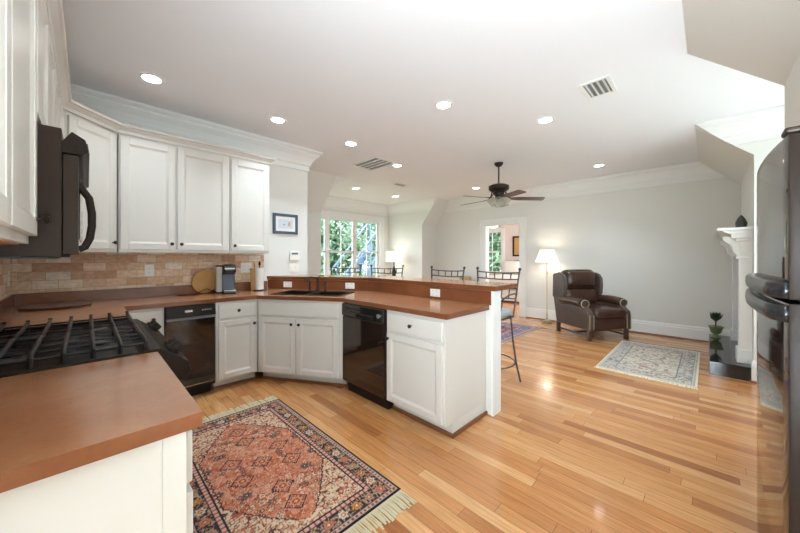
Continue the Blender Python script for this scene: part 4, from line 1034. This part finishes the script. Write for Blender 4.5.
b = MB(); b.box(0.0, 1.48, 0.001, 0.09, 1.336, 1.50); obj('frieze', b, 'trim', t)
CPf = [(0.085, 1.335), (0.095, 1.335), (0.13, 1.355), (0.145, 1.39), (0.150, 1.43), (0.175, 1.47), (0.205, 1.49), (0.225, 1.515), (0.225, 1.555), (0.09, 1.555), (0.085, 1.50)]
for xa in (0.02, 1.34):
    b = MB(); b.prism(CPf, xa, xa+0.13, 'x'); obj('bracket', b, 'trim', t, bevel=0.004, seg=3)
b = MB(); b.box(-0.03, 1.51, 0.001, 0.13, 1.50, 1.53); b.box(-0.05, 1.53, 0.001, 0.16, 1.53, 1.58)
b.prism([(0.001, 1.58), (0.18, 1.58), (0.22, 1.60), (0.235, 1.615), (0.001, 1.615)], -0.07, 1.55, 'x'); obj('cornice', b, 'trim', t, bevel=0.003)
b = MB(); b.box(-0.10, 1.56, 0.001, 0.270, 1.616, 1.645); obj('mantel_shelf', b, 'trim', t, bevel=0.005)
b = MB(); b.box(0.201, 1.279, 0.001, 0.05, 0.151, 1.335); obj('stone_surround', b, 'granite', t)
b = MB(); b.box(0.38, 1.10, 0.0505, 0.058, 0.16, 0.92); obj('firebox_screen', b, 'brick_in', t)
b = MB(); b.box(4.945, 6.70, YR+0.001, -0.005, 0, 0.15)
o = obj('hearth', b, 'granite', bevel=0.005); tag(o, 'raised polished black stone hearth under the mantel', 'hearth')
t = thing('potted_plant', 'small green pot with dark spiky succulent on the hearth end', 'potted plant', (6.46, -0.075, 0.151))
t.scale = (0.82, 0.82, 0.92)
b = MB(); b.lathe([(0, 0), (0.07, 0), (0.065, 0.015), (0.035, 0.03), (0.03, 0.05), (0.07, 0.08), (0.085, 0.14), (0.10, 0.165), (0.105, 0.175), (0.09, 0.178), (0.08, 0.165), (0, 0.16)], seg=24); obj('pot', b, 'pot', t, smooth=True)
b = MB(); b.tube([(0, 0, 0.16), (0, 0, 0.25)], 0.010, 8); obj('stem', b, 'bark', t)
b = MB()
for k in range(18):
    a = k*2.4; tl = 0.75+0.6*(k/18); L = 0.15-0.02*(k/18)
    d = Vector((math.cos(a)*math.cos(tl), math.sin(a)*math.cos(tl), math.sin(tl))); s_ = Vector((-math.sin(a), math.cos(a), 0))
    c = Vector((0, 0, 0.25)); mid = c+d*L*0.55; tip = c+d*L+Vector((0, 0, 0.03)); up = s_.cross(d)*0.008
    q = [b.bm.verts.new(v) for v in (c-s_*0.012, c+s_*0.012, mid+s_*0.032+up, tip, mid-s_*0.032+up, mid-up*2)]
    for f in ((0, 1, 5), (1, 2, 5), (2, 3, 5), (3, 4, 5), (4, 0, 5), (0, 4, 2, 1), (2, 4, 3)): b.bm.faces.new([q[i] for i in f])
obj('leaves', b, 'leafdark', t)
b = MB(); b.lathe([(0, 0), (0.032, 0), (0.046, 0.03), (0.048, 0.058), (0.035, 0.10), (0.012, 0.138), (0, 0.15)], seg=20)
tag(obj('egg_ornament', b, 'sculpt', loc=(5.20, -0.262, 1.6455), smooth=True), 'dark egg-shaped ornament standing on the white mantel shelf', 'ornament')

# ------------------------------------------------------------------ bedroom contents
t = thing('bed', 'bed with white bedding and dark curved headboard, seen through the doorway', 'bed', (9.80, 4.55, 0), 0)
b = MB(); b.prism([(-0.75, 0.0), (0.75, 0.0), (0.75, 1.10), (0.4, 1.2), (0, 1.24), (-0.4, 1.2), (-0.75, 1.10)], 0.90, 0.95, 'x'); obj('headboard', b, 'darkwood', t, bevel=0.006)
b = MB(); b.box(-1.1, 0.89, -0.74, 0.74, 0.05, 0.35); obj('bed_skirt', b, 'linen', t)
b = MB(); b.cushion(-1.1, 0.88, -0.74, 0.74, 0.351, 0.72, 0.09, (0, 0, 0.02), n=12); obj('bedding', b, 'linen', t, smooth='all')
for sx in (-1.05, 0.84):
    for sy in (-0.7, 0.64):
        b = MB(); b.box(sx, sx+0.05, sy, sy+0.06, 0, 0.05); obj('leg', b, 'darkwood', t)
for i, (py, lb) in enumerate(((-0.37, 'white bed pillow on the side nearer the doorway picture'), (0.37, 'white bed pillow on the side nearer the bedroom window'))):
    b = MB(); b.cushion(-0.10, 0.10, -0.33, 0.33, 0, 0.46, 0.09, (0.06, 0, 0), n=10, mtx=Matrix.Rotation(0.25, 4, 'Y'))
    tag(obj('pillow', b, 'linen', loc=(10.46, 4.55+py, 0.745), smooth='all'), lb, 'pillow', 'bed pillows')
t = thing('framed_picture', 'tall gold-framed picture on the bedroom wall beyond the doorway', 'picture', (BXF, 4.74, 1.72), -R90)
b = MB(); w, h, f = 0.26, 0.36, 0.06
for a in ((-w, w, h-f, h), (-w, w, -h, -h+f), (-w, -w+f, -h+f, h-f), (w-f, w, -h+f, h-f)): b.box(a[0], a[1], -0.03, -0.001, a[2], a[3])
obj('frame', b, 'bronze', t, bevel=0.004)
b = MB(); b.box(-w+f, w-f, -0.012, -0.006, -h+f, h-f); obj('canvas', b, 'bamboo', t)

# ------------------------------------------------------------------ rugs
def rug(name, label, x0, y0, W, L, fn, zt=0.008, fringe_axis='y', fm='fringe', fl=0.115, res=0.005):
    """W along x, L along y; woven pattern colours the pile grid"""
    nx, ny = int(W/res), int(L/res)
    xs = np.linspace(0, W, nx+1); ys = np.linspace(0, L, ny+1)
    X, Y = np.meshgrid(xs, ys)
    V = np.stack([X.ravel(), Y.ravel(), np.full(X.size, zt)], 1)
    i = np.arange(nx); j = np.arange(ny); I, J = np.meshgrid(i, j); a = (J*(nx+1)+I).ravel()
    F = np.stack([a, a+1, a+nx+2, a+nx+1], 1)
    # rim skirt down to the floor
    ring = list(range(0, nx+1))+[k*(nx+1)+nx for k in range(1, ny+1)]+[ny*(nx+1)+k for k in range(nx-1, -1, -1)]+[k*(nx+1) for k in range(ny-1, 0, -1)]
    base = len(V); low = V[ring].copy(); low[:, 2] = 0.001
    V = np.vstack([V, low]); n = len(ring)
    S = np.array([[ring[k], base+k, base+(k+1) % n, ring[(k+1) % n]] for k in range(n)])
    me = bpy.data.meshes.new(name); me.from_pydata(V.tolist(), [], np.vstack([F, S]).tolist())
    C = fn(X, Y, W, L).reshape(-1, 3)
    C = np.vstack([C, np.tile(C[0], (n, 1))])
    C = np.where(C <= 0.04045, C/12.92, ((C+0.055)/1.055)**2.4)
    at = me.attributes.new('weave', 'FLOAT_COLOR', 'POINT')
    at.data.foreach_set('color', np.hstack([C, np.ones((len(C), 1))]).ravel())
    me.materials.append(M['rug'])
    t = thing(name, label, 'rug', (x0, y0, 0))
    o = bpy.data.objects.new('pile', me); COL.objects.link(o); o.parent = t
    for side in (0, 1):
        b = MB(); R_ = random.Random(side+int(W*100))
        ln = W if fringe_axis == 'y' else L
        k = 0.006
        while k < ln:
            jit = R_.uniform(-0.012, 0.012); l_ = fl*R_.uniform(0.75, 1.1); w = 0.0035
            def pt(u, v, z):
                if fringe_axis == 'y': return (u, (-v if side == 0 else L+v), z)
                return ((-v if side == 0 else W+v), u, z)
            q = [b.bm.verts.new(pt(*c)) for c in ((k-w, -0.002, 0.004), (k+w, -0.002, 0.004), (k+w+jit*0.5, l_*0.5, 0.006), (k-w+jit*0.5, l_*0.5, 0.006), (k+jit+w*1.6, l_, 0.002), (k+jit-w*1.6, l_, 0.002))]
            b.bm.faces.new((q[0], q[1], q[2], q[3])); b.bm.faces.new((q[3], q[2], q[4], q[5]))
            k += 0.0075
        o = obj('fringe', b, fm, t); md = o.modifiers.new('thick', 'SOLIDIFY'); md.thickness = 0.0015
    return t
def c3(r, g, b): return np.array([r, g, b])/255.
def paint(C, mask, col): C[mask] = col
def rosette(C, X, Y, cx, cy, r, petals, cols, sx=1, sy=1):
    dx = (X-cx)/sx; dy = (Y-cy)/sy; d = np.hypot(dx, dy); a = np.arctan2(dy, dx)
    rr = r*(1+0.18*np.cos(petals*a))
    m = d < rr*1.12; C[m] = cols[0]
    m = d < rr; C[m] = cols[1]
    m = d < rr*0.55; C[m] = cols[2]
    m = d < rr*0.25; C[m] = cols[3]
NAVY, RUST, SALM, CREAM, TAN, ROSE, GOLD, TEAL = c3(44, 38, 50), c3(170, 84, 58), c3(200, 128, 98), c3(222, 202, 176), c3(178, 150, 120), c3(206, 160, 142), c3(200, 148, 78), c3(92, 92, 98)
def hashn(X, Y, s, seed):
    """blocky value noise for woven speckle"""
    r = np.random.RandomState(seed); g = r.rand(64, 64)
    u, v = X/s, Y/s; i = np.floor(u).astype(int); j = np.floor(v).astype(int); fu, fv = u-i, v-j
    fu = fu*fu*(3-2*fu); fv = fv*fv*(3-2*fv)
    G = lambda a, b_: g[a % 64, b_ % 64]
    return (G(i, j)*(1-fu)+G(i+1, j)*fu)*(1-fv)+(G(i, j+1)*(1-fu)+G(i+1, j+1)*fu)*fv
def persian(X, Y, W, L):
    C = np.zeros(X.shape+(3,)); e = np.minimum(np.minimum(X, W-X), np.minimum(Y, L-Y))
    rs = np.random.RandomState(3)
    # field corners: cream with fine rust and plum vines
    C[:] = c3(214, 190, 160)
    n1 = hashn(X, Y, 0.016, 1); n2 = hashn(X, Y, 0.022, 2); n3 = hashn(X, Y, 0.012, 3); n4 = hashn(X, Y, 0.030, 4); n5 = hashn(X, Y, 0.045, 6)
    C[n3 > 0.70] = c3(198, 150, 122); C[np.abs(n1-0.5) < 0.085] = c3(176, 96, 72); C[np.abs(n2-0.5) < 0.045] = c3(92, 58, 58)
    for k in range(60):
        rosette(C, X, Y, rs.rand()*W, rs.rand()*L, 0.012+0.010*rs.rand(), 5, [c3(110, 66, 62), RUST if rs.rand() > .4 else ROSE, CREAM, GOLD])
    cx, cy = W/2, L/2; dx = np.abs(X-cx); dy = np.abs(Y-cy)
    hw_ = W/2-0.160; hl = L/2-0.19
    tri = np.abs(((dy/0.036) % 1)-0.5)*0.020
    lim = np.where(dy < hl*0.40, hw_, hw_*np.clip(1-(dy-hl*0.40)/(hl*0.62), 0, 1)**0.75)+tri-0.008
    med = (dx < lim) & (dy < hl)
    C[med & (dx > lim-0.009)] = c3(74, 46, 50)
    inn = med & (dx <= lim-0.009)
    SF = c3(196, 122, 92)
    C[inn] = SF
    C[inn & (n5 > 0.62)] = c3(206, 142, 116); C[inn & (n4 > 0.74)] = c3(184, 102, 74)
    C[inn & (np.abs(n2-0.5) < 0.030)] = c3(140, 76, 62); C[inn & (np.abs(n1-0.42) < 0.030)] = c3(222, 176, 148); C[inn & (n3 > 0.93)] = c3(70, 50, 54)
    D = C.copy()
    cl_ = [c3(210, 148, 122), c3(224, 190, 160), c3(176, 96, 70), c3(196, 132, 100), c3(110, 96, 92)]
    for k in range(44):
        px = 0.04+rs.rand()*(W/2-0.20); py = rs.rand()*(L/2-0.24)
        cols = [c3(84, 52, 54), cl_[rs.randint(5)], [c3(168, 88, 66), c3(84, 52, 54)][rs.randint(2)], c3(222, 186, 150)]
        r = 0.010+0.014*rs.rand(); pt_ = rs.randint(4, 8)
        for sx in (-1, 1):
            for sy in (-1, 1): rosette(D, X, Y, cx+sx*px, cy+sy*py, r, pt_, cols)
    for (ux, uy) in ((0, 0.30), (0, -0.30), (0.15, 0.10), (-0.15, 0.10), (0.15, -0.10), (-0.15, -0.10), (0, 0.0), (0, 0.46), (0, -0.46)):
        # small latticed boxes with flowers inside
        bx = np.abs(X-cx-ux)+np.abs(Y-cy-uy)
        D[(np.abs(bx-0.062) < 0.004) & inn] = c3(64, 42, 50)
        rosette(D, X, Y, cx+ux, cy+uy, 0.036, 8, [c3(70, 44, 50), c3(206, 140, 112), c3(150, 74, 58), c3(214, 160, 96)])
    C[inn] = D[inn]
    # borders
    def band(a, b_, col): C[(e >= a) & (e < b_)] = col
    along = np.where((np.minimum(X, W-X) < np.minimum(Y, L-Y)), Y, X)
    band(0.145, 0.152, NAVY); band(0.125, 0.145, ROSE); m = (e >= 0.125) & (e < 0.145) & (np.sin(along*2*PI/0.03) > 0.3); C[m] = c3(150, 84, 72)
    band(0.118, 0.125, NAVY)
    mb = (e >= 0.042) & (e < 0.118); C[mb] = c3(62, 50, 56); C[mb & (np.abs(n1-0.5) < 0.10)] = c3(176, 146, 118); C[mb & (np.abs(n2-0.5) < 0.05)] = c3(170, 104, 84)
    Bd = C.copy()
    k = 0
    for (ax, fix, ln) in (('x', 0.08, W), ('x', L-0.08, W), ('y', 0.08, L), ('y', W-0.08, L)):
        n = int(round((ln-0.16)/0.088)); 
        for q in range(n+1):
            p = 0.08+(ln-0.16)*q/n; c_ = [TAN, SALM, CREAM, GOLD][k % 4]; k += 1
            x, y = (p, fix) if ax == 'x' else (fix, p)
            rosette(Bd, X, Y, x, y, 0.025, 6, [c3(58, 46, 54), c_*0.92, RUST, CREAM*0.95])
    C[mb] = Bd[mb]
    band(0.036, 0.042, NAVY); band(0.012, 0.036, c3(190, 158, 140)); m = (e >= 0.016) & (e < 0.032) & (np.sin(along*2*PI/0.026) > 0.1); C[m] = c3(120, 74, 74)
    band(0.0, 0.012, c3(40, 32, 44))
    return np.clip(C, 0, 1)
def pale(X, Y, W, L):
    IV, GR, BL, RD, DK = c3(212, 200, 184), c3(170, 162, 152), c3(146, 146, 148), c3(172, 140, 126), c3(98, 94, 98)
    C = np.zeros(X.shape+(3,)); e = np.minimum(np.minimum(X, W-X), np.minimum(Y, L-Y)); rs = np.random.RandomState(8)
    n1 = hashn(X, Y, 0.024, 11); n2 = hashn(X, Y, 0.03, 12); n3 = hashn(X, Y, 0.018, 13)
    C[:] = IV; C[n1 > 0.68] = GR; C[n2 > 0.72] = RD; C[n3 > 0.80] = BL
    for k in range(60): rosette(C, X, Y, rs.rand()*W, rs.rand()*L, 0.02+0.02*rs.rand(), 6, [DK if k % 3 == 0 else BL, IV, RD if k % 2 else BL, IV])
    m = (e > 0.17) & (e < 0.18); C[m] = DK
    mb = (e >= 0.05) & (e <= 0.17); C[mb] = c3(184, 182, 174); C[mb & (n1 > 0.6)] = IV; C[mb & (n2 > 0.66)] = BL; C[mb & (n3 > 0.82)] = DK
    Bd = C.copy()
    for k in range(12):
        for (x, y) in ((0.11, L*(k+.5)/12), (W-0.11, L*(k+.5)/12), (W*(k+.5)/12, 0.11), (W*(k+.5)/12, L-0.11)): rosette(Bd, X, Y, x, y, 0.032, 6, [BL, IV, RD, DK])
    C[mb] = Bd[mb]
    m = (e > 0.04) & (e < 0.05); C[m] = BL; m = (e > 0.03) & (e < 0.04); C[m] = IV; C[(e > 0.022) & (e < 0.03)] = GR; C[e < 0.022] = c3(226, 216, 196)
    return C
def mauve(X, Y, W, L):
    C = np.zeros(X.shape+(3,)); e = np.minimum(np.minimum(X, W-X), np.minimum(Y, L-Y)); rs = np.random.RandomState(5)
    n1 = hashn(X, Y, 0.04, 21); n2 = hashn(X, Y, 0.05, 22)
    C[:] = c3(150, 96, 104); C[n1 > 0.6] = c3(178, 140, 140); C[n2 > 0.68] = c3(96, 84, 116)
    for k in range(60): rosette(C, X, Y, rs.rand()*W, rs.rand()*L, 0.05, 6, [c3(70, 62, 92), c3(190, 160, 150), c3(140, 70, 80), CREAM])
    m = (e < 0.30); C[m & (n1 < 0.6)] = c3(128, 122, 146); C[(e > 0.28) & (e < 0.30)] = CREAM
    m = (e > 0.08) & (e < 0.10); C[m] = CREAM; C[e < 0.08] = c3(160, 128, 132); C[e < 0.02] = c3(200, 186, 164)
    return C
rug('persian_rug', 'red and navy patterned oriental rug with cream fringe on the kitchen floor', 0.33, 1.235, 0.92, 1.59, persian)
rug('pale_rug', 'small faded ivory and grey patterned rug before the black hearth', 4.32, 0.08, 1.62, 0.885, pale, fringe_axis='x', fm='fringe2', fl=0.05, res=0.0075)
rug('area_rug', 'large mauve patterned rug glimpsed behind the bar stools', 3.55, 2.22, 2.45, 1.75, mauve, fringe_axis='x', fm='fringe2', fl=0.06, res=0.0125)

# ------------------------------------------------------------------ outdoors beyond the windows
b = MB(); b.box(-30, 45, 6.9, 45, -1.3, -1.0); b.box(11.0, 45, -25, 6.9, -1.3, -1.0); b.box(-30, 11, -40, -3.2, -1.3, -1.0)
struct('ground', b, 'lawn', 'lawn outside the windows', 'lawn')
def tree(label, x, y, z, h, r, seed, mname, n=2600):
    rs = np.random.RandomState(seed)
    t = thing('garden_tree', label, 'tree', (x, y, z), 0, 'trees outside the windows')
    b = MB(); b.tube([(0, 0, 0), (0.1, 0.05, h*0.3), (0.0, -0.05, h*0.6), (0.1, 0, h*0.85)], 0.16, 8, r2=0.04)
    for k in range(5):
        a = k*1.26; b.tube([(0, 0, h*(0.3+0.1*k)), (r*0.6*math.cos(a), r*0.6*math.sin(a), h*(0.45+0.1*k))], 0.06, 6, r2=0.015)
    obj('trunk', b, 'bark', t)
    cl = rs.randn(26, 3)*np.array([r*0.42, r*0.42, h*0.17])+np.array([0, 0, h*0.62]); ci = rs.randint(0, 26, n)
    P = cl[ci]+np.clip(rs.randn(n, 3), -1.8, 1.8)*0.36*r/1.2
    d1 = rs.randn(n, 3); d1 /= np.linalg.norm(d1, axis=1)[:, None]; d2 = np.cross(d1, rs.randn(n, 3)); d2 /= np.linalg.norm(d2, axis=1)[:, None]
    s = (0.10+0.08*rs.rand(n))[:, None]
    V = np.stack([P-d1*s, P-d2*s*0.5, P+d1*s, P+d2*s*0.5], 1).reshape(-1, 3)
    F = np.arange(4*n).reshape(n, 4)
    me = bpy.data.meshes.new('crown'); me.from_pydata(V.tolist(), [], F.tolist()); me.materials.append(M[mname])
    o = bpy.data.objects.new('crown', me); COL.objects.link(o); o.parent = t
tree('leafy green tree outside the middle sash of the bay window, nearest the house', 7.5, 11.6, -1.0, 4.3, 1.1, 1, 'leafA', 3000)
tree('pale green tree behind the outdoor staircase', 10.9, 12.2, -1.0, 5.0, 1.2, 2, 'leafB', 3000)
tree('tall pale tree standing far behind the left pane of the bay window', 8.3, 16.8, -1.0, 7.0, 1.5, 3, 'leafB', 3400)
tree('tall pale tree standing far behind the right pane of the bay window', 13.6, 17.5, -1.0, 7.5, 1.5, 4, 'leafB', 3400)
tree('green tree outside the bedroom window', 14.2, 7.4, -1.0, 4.6, 1.1, 6, 'leafA', 3000)
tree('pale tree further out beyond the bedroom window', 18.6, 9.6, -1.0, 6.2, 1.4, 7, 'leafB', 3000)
# outdoor stair rising to the right
t = thing('deck_staircase', 'grey-blue wooden staircase rising outside the right bay window pane', 'staircase', (5.75, 8.9, -1.0))
a0 = Vector((0, 0, 0.6)); 
for yy in (0, 1.0):
    b = MB(); b.prism([(0, 0.0), (0.2, 0.0), (2.6, 2.6), (2.6, 2.86), (2.45, 2.86), (0, 0.22)], yy, yy+0.05, 'y'); obj('stringer', b, 'stairwood', t)
    b = MB(); b.prism([(0, 1.12), (2.6, 3.95), (2.6, 4.02), (0, 1.19)], yy, yy+0.05, 'y')
    for k in range(4): x = 0.1+k*0.8; b.box(x-0.025, x+0.025, yy+0.005, yy+0.045, 0.2+x*1.09, 1.13+x*1.09)
    obj('railing', b, 'stairwood', t)
for k in range(10):
    b = MB(); x = 0.1+k*0.25; b.box(x, x+0.26, 0.05, 1.0, 0.2+k*0.265, 0.235+k*0.265); obj('tread', b, 'stairwood', t)
